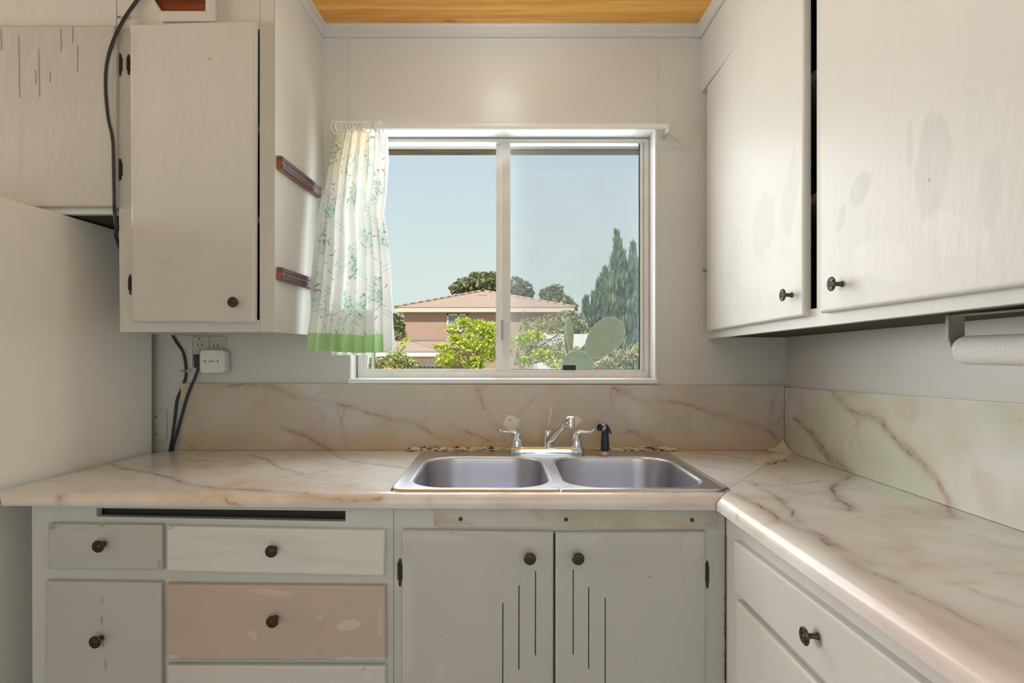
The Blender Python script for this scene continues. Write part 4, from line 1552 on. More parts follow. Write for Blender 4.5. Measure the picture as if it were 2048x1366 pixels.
NU, NV = 300, 430
u = np.linspace(0, 1, NU)[:, None] * np.ones((1, NV))
v = np.linspace(0, 1, NV)[None, :] * np.ones((NU, 1))
xt = 672 + u * 104
xlft = np.interp(v, [0, .15, .4, .7, 1], [674, 655, 638, 626, 613])
xrgt = np.interp(v, [0, .12, .30, .36, .42, .6, .8, 1], [777, 779, 773, 768, 772, 780, 787, 794])
gather = np.clip(1 - v * 3.0, 0, 1)
pxx = xlft + (xrgt - xlft) * u
nf = 8.5
ph = 2 * math.pi * (nf * u + .25 * np.sin(5 * v + 2) + .35 * np.sin(7 * u))
amp = .010 + .013 * smooth01(v, 0, .5)
Yc = 2.026 - .150 * v ** .9 + amp * np.sin(ph) * (.5 + .5 * np.abs(np.sin(3.1 * u + 1.2))) + .006 * np.sin(2.2 * ph + 3 * v)
pxx = pxx + np.cos(ph) * (3 + 3.5 * v) * (u > .03) * (u < .97)
ytop = np.interp(u[:, 0], [0, .05, .32, .38, .44, .55, .62, .70, .78, .86, .92, 1.0], [272, 264, 261, 252, 250, 257, 275, 278, 262, 262, 268, 272])[:, None]
ybot = np.interp(u[:, 0], [0, .3, .55, .75, .83, 1.0], [700, 703, 706, 705, 703, 701])[:, None]
pyy = ytop + (ybot - ytop) * v
Pc = np.stack([(pxx - CX) * 1.97 / F * np.where(True, 1, 1), Yc, CZ - (pyy - CY) * 1.97 / F], -1)
Pc[..., 0] = (pxx - CX) * (2.026 - .150 * v ** .9) / F
Pc[..., 2] = CZ - (pyy - CY) * (2.026 - .150 * v ** .9) / F
Pc[..., 0] = np.maximum(Pc[..., 0], side_x(Yc) + .004)
# printed cloth
su = u * .46
sv = v * .84
S2 = np.stack([su, sv], -1)
C = np.zeros((NU, NV, 3)) + np.array(srgb(240, 241, 240)[:3])
C = lerp(C, np.array(srgb(236, 216, 168)[:3]), smooth01(.36 - v, 0, .36) * smooth01(.74 - u, 0, .2) * .5)
for sg in (1, -1):
    for off in (0, .014):
        w_ = ((su * 1.0 + sg * sv * .85 + off + .03) / .26) % 1.0
        C = lerp(C, np.array(srgb(172, 218, 208)[:3]), smooth01(.012 - abs(w_ - .5), 0, .008) * .60)
rs = np.random.RandomState(21)
cl = [(.05, .10), (.16, .13), (.30, .10), (.40, .22), (.07, .30), (.22, .27), (.33, .40), (.12, .50), (.23, .52), (.03, .64), (.10, .70), (.20, .66), (.38, .62), (.15, .80), (.31, .79), (.42, .42), (.05, .44), (.27, .66)]
for cx_, cy_ in cl:
    C = lerp(C, np.array(srgb(196, 226, 218)[:3]), np.exp(-((su - cx_) / .022) ** 2 - ((sv - cy_) / .040) ** 2) * .55)
    for k in range(34):
        bx_, by_ = cx_ + rs.normal() * .020, cy_ + rs.normal() * .036
        a_ = rs.normal() * .45 + (-1.57)
        ln = .006 + rs.rand() * .012
        p0 = np.array([bx_, by_])
        p1 = p0 + ln * np.array([math.cos(a_), math.sin(a_)])
        col = srgb(44, 138, 118) if rs.rand() < .6 else (srgb(96, 160, 130) if rs.rand() < .6 else srgb(70, 90, 110))
        lo_u = int(np.clip((min(p0[0], p1[0]) - .006) / .46 * NU, 0, NU - 1))
        hi_u = int(np.clip((max(p0[0], p1[0]) + .006) / .46 * NU + 1, 1, NU))
        lo_v = int(np.clip((min(p0[1], p1[1]) - .006) / .84 * NV, 0, NV - 1))
        hi_v = int(np.clip((max(p0[1], p1[1]) + .006) / .84 * NV + 1, 1, NV))
        if hi_u <= lo_u or hi_v <= lo_v:
            continue
        sl = (slice(lo_u, hi_u), slice(lo_v, hi_v))
        dd = seg_dist(S2[sl], p0, p1)
        C[sl] = lerp(C[sl], np.array(col[:3]), smooth01(.0015 - dd, 0, .0010) * .75)
    for k in range(4):
        p0 = np.array([cx_ + rs.normal() * .02, cy_ - .04 + rs.normal() * .024])
        dd = np.linalg.norm(S2 - p0, axis=-1)
        col = [srgb(206, 84, 80), srgb(228, 150, 140), srgb(120, 90, 110)][rs.randint(3)]
        C = lerp(C, np.array(col[:3]), smooth01(.0036 - dd, 0, .0014) * .85)
hem = smooth01(v, .918, .922) * smooth01(.84 - u, 0, .02)
gn = fnoise(Pc, 30, 8) * .5 + .5
C = lerp(C, lerp(np.zeros((NU, NV, 3)) + np.array(srgb(164, 210, 152)[:3]), srgb(200, 228, 176), gn), hem)
cur = grid('curtain', Pc, M['cloth'], cols=C, ang=3.2)
tag(cur, 'white cotton half curtain printed with green sprigs and green hem, gathered left of the window', 'curtain')
# second layer (the turned back edge) showing under the hem
u2 = np.linspace(.28, .74, 80)[:, None] * np.ones((1, 30))
v2 = np.linspace(.80, 1.012, 30)[None, :] * np.ones((80, 1))
xx2 = 613 + (794 - 613) * u2
P2 = np.stack([(xx2 - CX) * 1.90 / F, 1.905 + .006 * np.sin(u2 * 60), CZ - (272 + (705 - 272) * v2 - CY) * 1.90 / F], -1)
o = grid('inner_hem', P2, M['cloth'], cur, cols=np.zeros((80, 30, 3)) + np.array(srgb(236, 236, 228)[:3]), ang=3.2)

# ------------------------------------------------------------------ outlets, switch, adaptor
op = empty('outlet_plate', PY(418, 708, YW), 'painted double-gang outlet plate on the wall under the left wall cabinet', 'outlet')
pl = MB().rect(384, 673, 418, 736, YW - .006, .006).rect(418.6, 673, 452, 744, YW - .006, .006).build('cover', M['plate'], op, bevel=.0015)


def socket(cx_, cy_, w, h, par, rnd):
    s_ = MB().rect(cx_ - w, cy_ - h, cx_ + w, cy_ + h, YW - .008, .003).build('socket', M['plate'], par, bevel=.001 if not rnd else .003)
    b = MB()
    for dx in (-4.2, 3.4):
        b.rect(cx_ + dx - .8, cy_ - 5, cx_ + dx + .8, cy_ + .5, YW - .0085, .001)
    b.lathe(PY(cx_ + .2, cy_ + 5.5, YW - .008), (0, -1, 0), [(.0026, 0), (.0026, .0006)], 12)
    b.build('slots', M['blackplastic'], s_)


socket(400, 692, 8, 9, op, False)
socket(432, 694, 8, 9, op, True)
b = MB().lathe(PY(399, 677.5, YW - .006), (0, -1, 0), [(.0028, 0), (.0024, .001), (.001, .0012)], 12)
b.build('screw', M['iron'], op)
MB().pq([(378, 735), (384, 736), (384, 680), (380, 681)], YW - .010, .010).build('plate_edge', M['paint'], op)
ad = empty('smart_plug', PY(424, 723, 2.07), 'white rounded square plug-in adaptor with small printed name on the outlet', 'plug adaptor')
cA = PY(423.5, 723, 2.045)
hw = 25 * 2.045 / F
lps = []
for yy, s_ in ((YW - .010, .96), (YW - .014, 1.0), (2.052, 1.0), (2.047, .985), (2.045, .94)):
    lps.append([(cA.x + x * s_, yy, cA.z + y * s_) for x, y in raycast_rr(0, 0, -hw, hw, -hw * .94, hw * .94, hw * .32, list(np.linspace(0, 2 * math.pi, 64, endpoint=False)))])
autosmooth(loftloops(lps).build('housing', M['plastic'], ad), .7)
b = MB()
pts = [(cA.x - .001 + .0185 * math.cos(a), 2.0452, cA.z + .0185 * math.sin(a)) for a in np.linspace(0, 2 * math.pi, 49)]
b.tube(pts, .0006, n=6, sub=1)
b.build('ring_mark', M['plastic'], ad)


def text(body, loc, size, m, parent, name='lettering', rot=(math.pi / 2, 0, 0)):
    cu = bpy.data.curves.new(name, 'FONT')
    cu.body = body
    cu.size = size
    cu.align_x = 'CENTER'
    cu.align_y = 'CENTER'
    cu.extrude = .0002
    tmp = bpy.data.objects.new(name, cu)
    COL.objects.link(tmp)
    bpy.context.view_layer.update()
    me = bpy.data.meshes.new_from_object(tmp.evaluated_get(bpy.context.evaluated_depsgraph_get()))
    bpy.data.objects.remove(tmp)
    me.transform(Matrix.Translation(loc) @ Matrix.Rotation(rot[0], 4, 'X'))
    return link(name, me, m, parent)


text('SaitRoll', (cA.x - .002, 2.0447, cA.z + .001), .0078, M['darkink'], ad)
for dx in (-.0235, .0205):
    MB().box(cA.x + dx - .0015, cA.x + dx + .0015, 2.0443, 2.0455, cA.z - .0035, cA.z + .0045).build('side_mark', M['darkink'], ad)
swp = empty('light_switch', PY(310, 850, YW), 'painted light switch plate in the dark gap beside the fridge', 'light switch')
MB().rect(292, 819, 331, 881, YW - .006, .006).build('cover', M['plate'], swp, bevel=.0015)
MB().rect(309, 844, 315, 857, YW - .012, .008).build('toggle', M['plate'], swp, bevel=.001)
for y in (834, 868):
    MB().lathe(PY(312, y, YW - .006), (0, -1, 0), [(.0028, 0), (.0024, .001), (.001, .0012)], 12).build('screw', M['iron'], swp)
MB().pq([(331, 868), (333, 874), (333, 820), (331, 820)], YW - .008, .008).build('plate_edge', M['paint'], swp)

# cables
b = MB()
pts = [PY(300, -40, YC - .006), PY(272, 3, YC - .006), PY(250, 35, YC - .012), PY(228, 78, YC - .028), PY(214, 125, YC - .028), PY(211, 175, YC - .028), PY(216, 235, YC - .028),
       PY(225, 280, YC - .028), PY(227, 340, YC - .026), PY(228, 400, YC - .025), PY(229, 425, YC - .01), PY(233, 460, YC - .002), PY(236, 485, YC + .05), (-1.12, 1.85, 1.40), (-1.15, 1.95, 1.34)]
b.tube(pts, .0048, n=10, sub=6)
o = autosmooth(b.build('power_cable', M['cable']), 1.5)
tag(o, 'black cable running down between the two left wall cabinets and behind the fridge', 'cable')
b = MB()
pts = [PY(338, 655, 2.085), PY(350, 680, 2.09), PY(366, 705, 2.092), PY(371.5, 735, 2.092), PY(371, 755, 2.092), PY(364, 775, 2.0935), PY(354, 800, 2.0935), PY(349, 840, 2.088), PY(344, 878, 2.085), PY(340, 900, 2.085), PY(338, 925, 2.085)]
b.tube(pts, .0046, n=10, sub=6)
o = autosmooth(b.build('power_cable', M['cable']), 1.5)
tag(o, 'black cable under the left wall cabinet, held by the wire clip beside the outlet', 'cable')
pc = empty('plug_cord', PY(392, 716, 2.08), 'flat navy-black cord with angled plug, leaning across the backsplash edge from the outlet', 'cord')
b = MB().pq([(387, 735), (392, 736), (394, 740), (399, 742), (399, 709), (386, 709)], 2.072, .019)
b.build('plug', M['blackplastic'], pc, bevel=.002)
b = MB()
pts = [PY(396, 738, 2.074), PY(390, 755, 2.074), PY(381, 775, 2.073), PY(372, 800, 2.072), (PY(365, 825, 2.072)), PY(357, 855, 2.072), PY(348, 885, 2.074), PY(343, 905, 2.08), PY(340, 925, 2.085)]
b.tube(pts, .0052, n=10, sub=6, flat=.6)
autosmooth(b.build('flex', M['cableblue'], pc), 1.5)
for (x, y, Y, lab) in ((246, 34, YC - .009, 'small metal wire clip holding the black cable on the left wall cabinet'), (371, 742, 2.0885, 'small metal wire clip holding the cable beside the outlet')):
    cl_ = empty('wire_clip', PY(x, y, Y), lab, 'wire clip')
    p = PY(x, y, Y)
    b = MB().prism([p + Vector((-.016, 0, .004)), p + Vector((.016, 0, .004)), p + Vector((.018, 0, -.001)), p + Vector((.014, 0, -.005)), p + Vector((-.014, 0, -.004)), p + Vector((-.018, 0, 0))], (0, .002, 0))
    for v_ in range(len(b.v)):
        q_ = b.v[v_]
        b.v[v_] = (q_[0], q_[1] - .006 * math.exp(-((q_[0] - p.x) / .007) ** 2), q_[2])
    b.build('strap', M['postgrey'], cl_)
    MB().lathe(p + Vector((-.0125, -.0005, 0)), (0, -1, 0), [(.0025, 0), (.0015, .0012)], 10).build('nail', M['iron'], cl_)

# ------------------------------------------------------------------ paper towel
XT = .862
YT0 = 1.10
tr_ = empty('paper_towel_roll', (XT, .9, 1.262), 'nearly used up roll of ribbed white paper towel hanging under the right wall cabinet', 'paper towel')
rad = 28.6 * YT0 / F
prof = [(.008, 0), (rad * .80, 0), (rad * .93, .002), (rad, .009), (rad, .12), (rad * .995, .2), (rad, .27), (rad * .93, .279), (.008, .279)]
b = MB().lathe((XT, YT0, CZ - (700.5 - CY) * YT0 / F), (0, -1, 0), prof, 48)
autosmooth(b.build('sheets', M['towel'], tr_), .8)
MB().lathe((XT, YT0 + .001, CZ - (700.5 - CY) * YT0 / F), (0, -1, 0), [(.0095, -.002), (.0095, 0), (.0095, .281), (.007, .281)], 24).build('core', M['towelrollcore'], tr_)
zt_ = CZ - (700.5 - CY) * YT0 / F
hl = empty('paper_towel_holder', (XT, .95, zbr(1.0)), 'dull metal paper towel holder screwed under the right wall cabinet', 'paper towel holder')
zc = zbr(1.1) + .0055
yq = YT0 + .010
q_ = [(XT - .025, yq, zc), (XT + .010, yq, zc), (XT + .010, yq, zt_ + .01), (XT + .0, yq, zt_ - .004), (XT - .012, yq, zt_ - .003), (XT - .018, yq, zt_ + .012)]
b = MB().prism(q_, (0, .002, 0))
b.box(XT - .026, XT - .0245, yq - .006, yq + .002, zt_ + .016, zc)
b.build('bracket', M['galv'], hl, bevel=.0006, seg=1)
q2 = [(x, y - .30, z) for x, y, z in q_]
MB().prism(q2, (0, .002, 0)).build('bracket', M['galv'], hl, bevel=.0006, seg=1)
MB().box(XT - .02, XT + .01, YT0 - .29, YT0 + .012, zc - .002, zc).build('mounting_plate', M['galv'], hl)

# small wire hook beside the cabinet at the right end of the window wall
b = MB().tube([PY(1415, 544, YW - .012), PY(1409, 543, YW - .02), PY(1406, 541, YW - .016), PY(1409, 539, YW - .006), PY(1412, 540, YW)], .0011, n=8)
tag(b.build('wire_hook', M['iron']), 'tiny bent wire hook in the wall beside the right wall cabinet', 'hook')

# ceiling lamp
cl_ = empty('ceiling_light', (0, 1.42, CEIL), 'round ceiling lamp over the sink, above the picture', 'ceiling lamp')
autosmooth(MB().lathe((0, 1.42, CEIL), (0, 0, -1), [(.09, 0), (.09, .01), (.07, .022), (.03, .03), (.02, .07), (.012, .072)], 40).build('mount', M['chrome'], cl_), .5)


# ------------------------------------------------------------------ outside
gz = -.9
struct_g = MB().box(-90, 90, YW + WT + .3, 160, gz - .3, gz).build('ground', M['soil'])
tag(struct_g, kind='structure')


def foliage(bl, Y, n, size, cols, seed, parent, name='foliage', depth=1.0, shell=.55, asp=.55, droop=0.0):
    """leaves scattered through a set of crowns given as photo ellipses (x, y, rx, ry) at distance Y"""
    r = np.random.RandomState(seed)
    area = np.array([b_[2] * b_[3] for b_ in bl], float)
    pick = r.choice(len(bl), n, p=area / area.sum())
    bl = np.array(bl, float)
    k = Y / F
    cen = np.stack([(bl[:, 0] - CX) * k, np.full(len(bl), Y), CZ - (bl[:, 1] - CY) * k], -1)
    rx, rz = bl[:, 2] * k, bl[:, 3] * k
    d = r.normal(size=(n, 3))
    d /= np.linalg.norm(d, axis=1)[:, None]
    rr = (shell + (1 - shell) * r.rand(n)) * (1 + .10 * np.sin(d[:, 0] * 9 + seed) * np.cos(d[:, 2] * 8)) 
    pos = cen[pick] + d * rr[:, None] * np.stack([rx[pick], rx[pick] * depth, rz[pick]], -1)
    a = r.normal(size=(n, 3))
    a[:, 2] -= droop
    a /= np.linalg.norm(a, axis=1)[:, None]
    b2 = np.cross(a, r.normal(size=(n, 3)))
    b2 /= np.linalg.norm(b2, axis=1)[:, None]
    s = size * (.6 + .8 * r.rand(n))[:, None]
    v = np.stack([pos - a * s * .5, pos + b2 * s * asp * .5, pos + a * s * .5, pos - b2 * s * asp * .5], 1).reshape(-1, 3)
    f = np.arange(4 * n).reshape(n, 4)
    cc = np.array([c_[:3] for c_ in cols])
    ci = r.randint(len(cols), size=n)
    colr = cc[ci] * (.8 + .4 * r.rand(n))[:, None]
    me = bpy.data.meshes.new(name)
    me.from_pydata(v.tolist(), [], f.tolist())
    at = me.color_attributes.new('Col', 'FLOAT_COLOR', 'POINT')
    c4 = np.ones((4 * n, 4), dtype=np.float32)
    c4[:, :3] = np.repeat(colr, 4, axis=0)
    at.data.foreach_set('color', c4.ravel())
    return link(name, me, M['leaf'], parent)


def trunk(pxs, Y, r0, r1, parent, extra=()):
    b = MB()
    p = [PY(x, y, Y) for x, y in pxs]
    b.tube([Vector((p[0].x, Y, gz))] + p, [r0] + list(np.linspace(r0, r1, len(p))), n=8, sub=3)
    for e_ in extra:
        q_ = [PY(x, y, Y + dy) for x, y, dy in e_]
        b.tube(q_, list(np.linspace(r1 * 1.6, r1 * .4, len(q_))), n=6, sub=3)
    return b.build('trunk', M['trunk'], parent)


LG = [srgb(214, 222, 74), srgb(232, 238, 120), srgb(184, 204, 66), srgb(146, 168, 60), srgb(214, 206, 110)]
OL = [srgb(170, 176, 122), srgb(196, 198, 146), srgb(134, 142, 96), srgb(212, 210, 164)]
EU = [srgb(156, 158, 116), srgb(132, 138, 104), srgb(188, 184, 140), srgb(108, 116, 90)]
CYP = [srgb(116, 136, 112), srgb(94, 114, 104), srgb(144, 160, 122)]
BU = [srgb(206, 208, 138), srgb(228, 226, 170), srgb(164, 172, 108), srgb(120, 130, 84)]

# house
YH = 42
hs = empty('house', PY(960, 700, YH + 5), 'pink stucco two-storey house with tiled hip roof beyond the garden', 'house')
ex0, ex1, ey = 790, 1132, 620
wl, wrr = 806, 1122
zE = PY(0, 622, YH).z
k = YH / F
b = MB().box((wl - CX) * k, (wrr - CX) * k, YH + .4, YH + 11, gz, zE)
b.build('wall', M['stucco'], hs)
xe0, xe1 = (ex0 - CX) * k, (1150 - CX) * k
ridge_z = CZ - (583 - CY) * (YH + 6) / F
xrd0, xrd1 = (962 - CX) * (YH + 6) / F, (970 - CX) * (YH + 6) / F
v_ = [(xe0, YH - .2, zE + .25), (xe1, YH - .2, zE + .25), (xe1, YH + 12, zE + .25), (xe0, YH + 12, zE + .25), (xrd0, YH + 6, ridge_z), (xrd1, YH + 6, ridge_z)]
obj('roof', v_, [(0, 1, 5, 4), (1, 2, 5), (2, 3, 4, 5), (3, 0, 4), (3, 2, 1, 0)], M['rooftile'], hs)
MB().box(xe0 + .05, xe1 - .05, YH - .16, YH + 11.9, zE - .08, zE + .25).build('fascia', M['fascia'], hs)
# hip cap tiles
b = MB()
for a, c_ in (((xe0, YH - .2, zE + .28), (xrd0, YH + 6, ridge_z + .05)), ((xe1, YH - .2, zE + .28), (xrd1, YH + 6, ridge_z + .05))):
    a, c_ = Vector(a), Vector(c_)
    for i in range(26):
        p, q_ = a.lerp(c_, i / 26), a.lerp(c_, (i + 1.15) / 26)
        b.tube([p, q_], [.10, .075], n=8, sub=1)
b.build('ridge_tiles', M['rooftile'], hs)
b = MB()
p = PY(977, 606, YH + 2.8)
b.tube([p, p + Vector((0, 0, .42))], .07, n=10, sub=1)
b.build('vent_pipe', M['fascia'], hs)
p = PY(965, 592, YH + 4.0)
MB().prism([p + Vector((-.5, 0, -.1)), p + Vector((.5, 0, -.1)), p + Vector((.3, .2, .12)), p + Vector((-.3, .2, .12))], (0, .5, 0)).build('roof_vent', M['fencewood'], hs)
wf = MB()
for q_ in ((894, 628, 935, 631), (894, 660, 935, 663), (894, 628, 897, 663), (915, 628, 918, 663), (932, 628, 935, 663)):
    wf.rect(*q_, YH + .3, .12)
wf = wf.build('window', M['wallwhite'], hs)
pn = MB()
for xx in (897, 918):
    pn.rect(xx, 631, xx + 18, 660, YH + .36, .04)
pn.build('pane', mat('house_glass', srgb(120, 132, 140), .1), wf)
gb = MB()
for x in (903, 909, 924, 929):
    gb.rect(x - .3, 631, x + .3, 660, YH + .34, .02)
for y in (641, 650):
    gb.rect(897, y - .3, 934, y + .3, YH + .34, .02)
gb.build('grille', M['wallwhite'], wf)
# lower tiled roof wing, nearer
YV = 33
k = YV / F
zv = CZ - (703 - CY) * k
v_ = [((740 - CX) * k, YV, zv), ((880 - CX) * k, YV, zv), ((880 - CX) * k, YV + 7, zv), ((740 - CX) * k, YV + 7, zv), ((800 - CX) * (YV + 3.5) / F, YV + 3.5, CZ - (676 - CY) * (YV + 3.5) / F)]
obj('wing_roof', v_, [(0, 1, 4), (1, 2, 4), (2, 3, 4), (3, 0, 4), (3, 2, 1, 0)], M['rooftile'], hs)
MB().box((742 - CX) * k, (878 - CX) * k, YV + .05, YV + 6.9, zv - .28, zv).build('wing_fascia', M['wallwhite'], hs)
MB().box((750 - CX) * k, (874 - CX) * k, YV + .4, YV + 6.5, gz, zv - .28).build('wing_wall', mat('wing_stucco', srgb(214, 170, 118), .9), hs)
MB().pq([(806, 696), (930, 696), (930, 683), (806, 683)], YH - .9, 1.2).build('lower_roof_band', M['rooftile'], hs)
MB().pq([(806, 683), (930, 683), (930, 680), (806, 680)], YH - .3, .6).build('flashing', M['fencewood'], hs)

# white garden building
o = MB().box((1075 - CX) * 22 / F, (1215 - CX) * 22 / F, 22, 25, gz, CZ - (668 - CY) * 22 / F).build('garden_shed', M['wallwhite'])
tag(o, 'low white building showing behind the cactus', 'shed')

# fence
fn = empty('fence', PY(850, 738, 13), 'grey wooden picket fence with scalloped tops in front of the house', 'fence')
for i in range(9):
    x0 = 812 + i * 8.2
    pts = [(x0 + .4, 903.6), (x0 + 7.6, 903.6), (x0 + 7.6, 719)] + [(x0 + 4 + 3.6 * math.cos(a), 719 - 2.4 * math.sin(a)) for a in np.linspace(.2, 2.94, 7)] + [(x0 + .4, 719)]
    MB().pq(pts, 13, .02).build('picket', M['fencewood'], fn)
for y in (729,):
    MB().rect(805, y, 890, y + 4, 12.96, .04).build('rail', M['fencewood'], fn)

o = MB().lathe((PY(747, 780, 5.2).x, 5.2, gz), (0, 0, 1), [(.017, 0), (.017, PY(0, 704, 5.2).z - gz), (.012, PY(0, 703, 5.2).z - gz)], 16).build('garden_post', M['postgrey'])
tag(o, 'thin grey post standing in the bush below the curtain', 'post')

# far trees
for (nm, bl, Y, n, sz, colr, lab, sd_) in (
        ('eucalyptus_tree', [(965, 566, 26, 22), (930, 574, 24, 16), (1000, 570, 22, 20), (912, 578, 12, 9), (950, 556, 14, 10), (985, 556, 16, 12)], 62, 5200, .55, EU, 'large dark olive tree rising behind the house roof left of the window mullion', 1),
        ('eucalyptus_tree', [(1040, 578, 24, 16), (1030, 568, 16, 12), (1055, 586, 12, 9), (1045, 592, 18, 8)], 64, 3200, .55, EU, 'dark olive tree behind the house roof just right of the window mullion', 2),
        ('eucalyptus_tree', [(1108, 595, 22, 20), (1095, 590, 16, 14), (1125, 606, 20, 14), (1145, 615, 10, 8), (1112, 580, 14, 10), (1138, 612, 14, 8)], 60, 4400, .5, EU, 'rounded dark tree beyond the right end of the house roof', 3)):
    t_ = empty(nm, PY(bl[0][0], 700, Y), lab, 'tree', 'trees behind the house')
    foliage(bl, Y, n, sz, colr, sd_, t_, asp=.7, shell=.35)
    trunk([(bl[0][0], 640), (bl[0][0] + 2, bl[0][1])], Y, .5, .2, t_)
t_ = empty('garden_tree', PY(798, 700, 36), 'dark green tree seen in the gap between the curtain and the house', 'tree')
foliage([(796, 655, 12, 26), (800, 680, 12, 22), (790, 640, 9, 12)], 36, 2200, .35, EU + OL, 4, t_)
trunk([(797, 700), (797, 660)], 36, .2, .1, t_)
t_ = empty('garden_tree', PY(1140, 700, 26), 'hazy olive shrub between the house and the cypresses', 'tree')
foliage([(1135, 640, 24, 18), (1120, 655, 20, 18), (1155, 655, 18, 14), (1180, 668, 20, 10)], 26, 3600, .26, OL + EU, 5, t_)
trunk([(1138, 690), (1138, 650)], 26, .15, .08, t_)

# cypresses: narrow pointed crowns
cyp = [(1233, 468, 17, 'tallest pointed cypress in the group right of the window'), (1263, 490, 15, 'second tallest cypress at the right edge of the glass'),
       (1208, 540, 19, 'shorter cypress left of the tallest one'), (1246, 510, 12, 'slim cypress between the two tallest ones'), (1175, 600, 12, 'lowest dark cypress at the left of the group'), (1190, 590, 12, 'small cypress second from the left of the group'), (1279, 545, 14, 'cypress cut off by the window frame on the right')]
for i, (x, yt, w, lab) in enumerate(cyp):
    Y = 28 + (i % 3) * 1.3
    k = Y / F
    r = np.random.RandomState(40 + i)
    n = int(3600 * (760 - yt) / 250)
    h = r.rand(n) ** .8
    ybase = 740
    yy = yt + (ybase - yt) * h
    wid = w * np.minimum((h * 3.2) ** .75, 1) * (1 + .25 * np.sin(h * 40 + i) * (h > .1)) * (1.0 + .25 * h)
    a = r.rand(n) * 6.28
    rad_ = (0.55 + .45 * r.rand(n))
    cx_ = (x + 3 * np.sin(h * 9 + i) - CX) * k
    pos = np.stack([cx_ + np.cos(a) * wid * rad_ * k, Y + np.sin(a) * wid * rad_ * k, CZ - (yy - CY) * k], -1)
    up_ = np.stack([r.normal(size=n) * .22, r.normal(size=n) * .22, np.ones(n)], -1)
    up_ /= np.linalg.norm(up_, axis=1)[:, None]
    b2 = np.cross(up_, r.normal(size=(n, 3)))
    b2 /= np.linalg.norm(b2, axis=1)[:, None]
    s = (.40 + .30 * r.rand(n))[:, None]
    v = np.stack([pos - up_ * s * .5, pos + b2 * s * .12, pos + up_ * s * .6, pos - b2 * s * .12], 1).reshape(-1, 3)
    me = bpy.data.meshes.new('foliage')
    me.from_pydata(v.tolist(), [], np.arange(4 * n).reshape(n, 4).tolist())
    at = me.color_attributes.new('Col', 'FLOAT_COLOR', 'POINT')
    cc = np.array([c_[:3] for c_ in CYP])[r.randint(3, size=n)] * (.75 + .5 * r.rand(n))[:, None]
    c4 = np.ones((4 * n, 4), dtype=np.float32)
    c4[:, :3] = np.repeat(cc, 4, axis=0)
    at.data.foreach_set('color', c4.ravel())
    t_ = empty('cypress_tree', ((x - CX) * k, Y, gz), lab, 'tree', 'cypress trees')
    link('foliage', me, M['leaf'], t_)
    trunk([(x, 735), (x, yt + 60)], Y, .14, .05, t_)

# lime-green tree close to the window
t_ = empty('lime_green_tree', PY(955, 740, 8), 'bright lime-green leafy tree in front of the pink house', 'tree')
foliage([(930, 645, 22, 12), (955, 655, 34, 18), (905, 658, 16, 12), (980, 665, 22, 22), (915, 680, 22, 14), (885, 695, 20, 10), (940, 690, 36, 22), (980, 700, 26, 24), (895, 718, 28, 20), (950, 725, 30, 16), (1010, 690, 20, 30)],
        8, 4600, .048, LG, 6, t_, shell=.3, asp=.5, droop=.6)
trunk([(962, 740), (958, 715), (950, 690)], 8, .022, .012, t_,
      extra=([(958, 715, 0), (965, 680, .1), (978, 655, .1)], [(956, 712, 0), (940, 690, -.1), (925, 660, 0)], [(952, 735, 0), (930, 705, -.2), (920, 690, -.2)], [(962, 730, 0), (985, 700, -.1), (995, 672, -.1)], [(950, 740, 0), (925, 715, -.2), (905, 700, -.1)]))
t_ = empty('garden_shrub', PY(1075, 740, 8.5), 'loose olive-green shrub with bare twigs seen through the screen left of the cactus', 'shrub')
foliage([(1080, 655, 28, 24), (1105, 650, 22, 26), (1060, 690, 26, 22), (1095, 700, 30, 30), (1050, 650, 14, 20), (1120, 690, 14, 26)], 8.5, 2600, .04, OL, 7, t_, shell=.1, asp=.4)
foliage([(1045, 680, 18, 22), (1070, 672, 20, 14), (1085, 710, 26, 14), (1050, 720, 26, 16), (1110, 728, 24, 10)], 8.2, 900, .06, LG, 8, t_, name='lime_leaves', shell=.2)
trunk([(1045, 740), (1060, 700), (1075, 670)], 8.5, .018, .01, t_,
      extra=([(1050, 715, 0), (1085, 690, 0), (1130, 660, 0), (1148, 652, 0)], [(1040, 735, 0), (1035, 690, 0), (1042, 650, 0), (1050, 620, 0)], [(1060, 700, 0), (1100, 660, 0), (1120, 640, 0)], [(1045, 730, 0), (1090, 720, 0), (1125, 700, 0)]))
t_ = empty('garden_bush', PY(790, 740, 7), 'pale green small-leaved bush below the curtain at the window\'s lower left', 'bush')
foliage([(760, 726, 24, 14), (795, 722, 30, 18), (822, 728, 16, 14), (742, 728, 12, 14), (790, 712, 24, 10), (745, 745, 30, 14), (810, 745, 26, 12)], 7, 5200, .026, BU, 9, t_, shell=.1, asp=.6)
trunk([(790, 760), (785, 730)], 7, .02, .01, t_, extra=([(800, 760, 0), (812, 735, 0), (818, 715, 0)], [(770, 760, 0), (762, 735, 0)]))
foliage([(806, 690, 8, 8), (815, 680, 10, 5), (800, 702, 12, 8)], 7.1, 130, .03, LG, 10, t_, name='twig_leaves')
t_ = empty('flowering_bush', PY(1240, 740, 7), 'flowering bush with small pink blooms at the window\'s lower right', 'bush')
foliage([(1250, 712, 30, 18), (1225, 725, 26, 14), (1275, 705, 22, 22), (1200, 730, 22, 12), (1240, 742, 40, 12)], 7, 4200, .028, BU + OL, 12, t_, shell=.1, asp=.6)
trunk([(1245, 770), (1240, 735)], 7, .02, .01, t_, extra=([(1250, 760, 0), (1262, 735, 0), (1270, 712, 0)], [(1235, 760, 0), (1215, 735, 0)]))
foliage([(1240, 705, 20, 8), (1212, 714, 12, 8), (1262, 712, 16, 12)], 6.9, 46, .034, [srgb(228, 176, 186), srgb(236, 200, 204)], 13, t_, name='pink_blooms', asp=1)
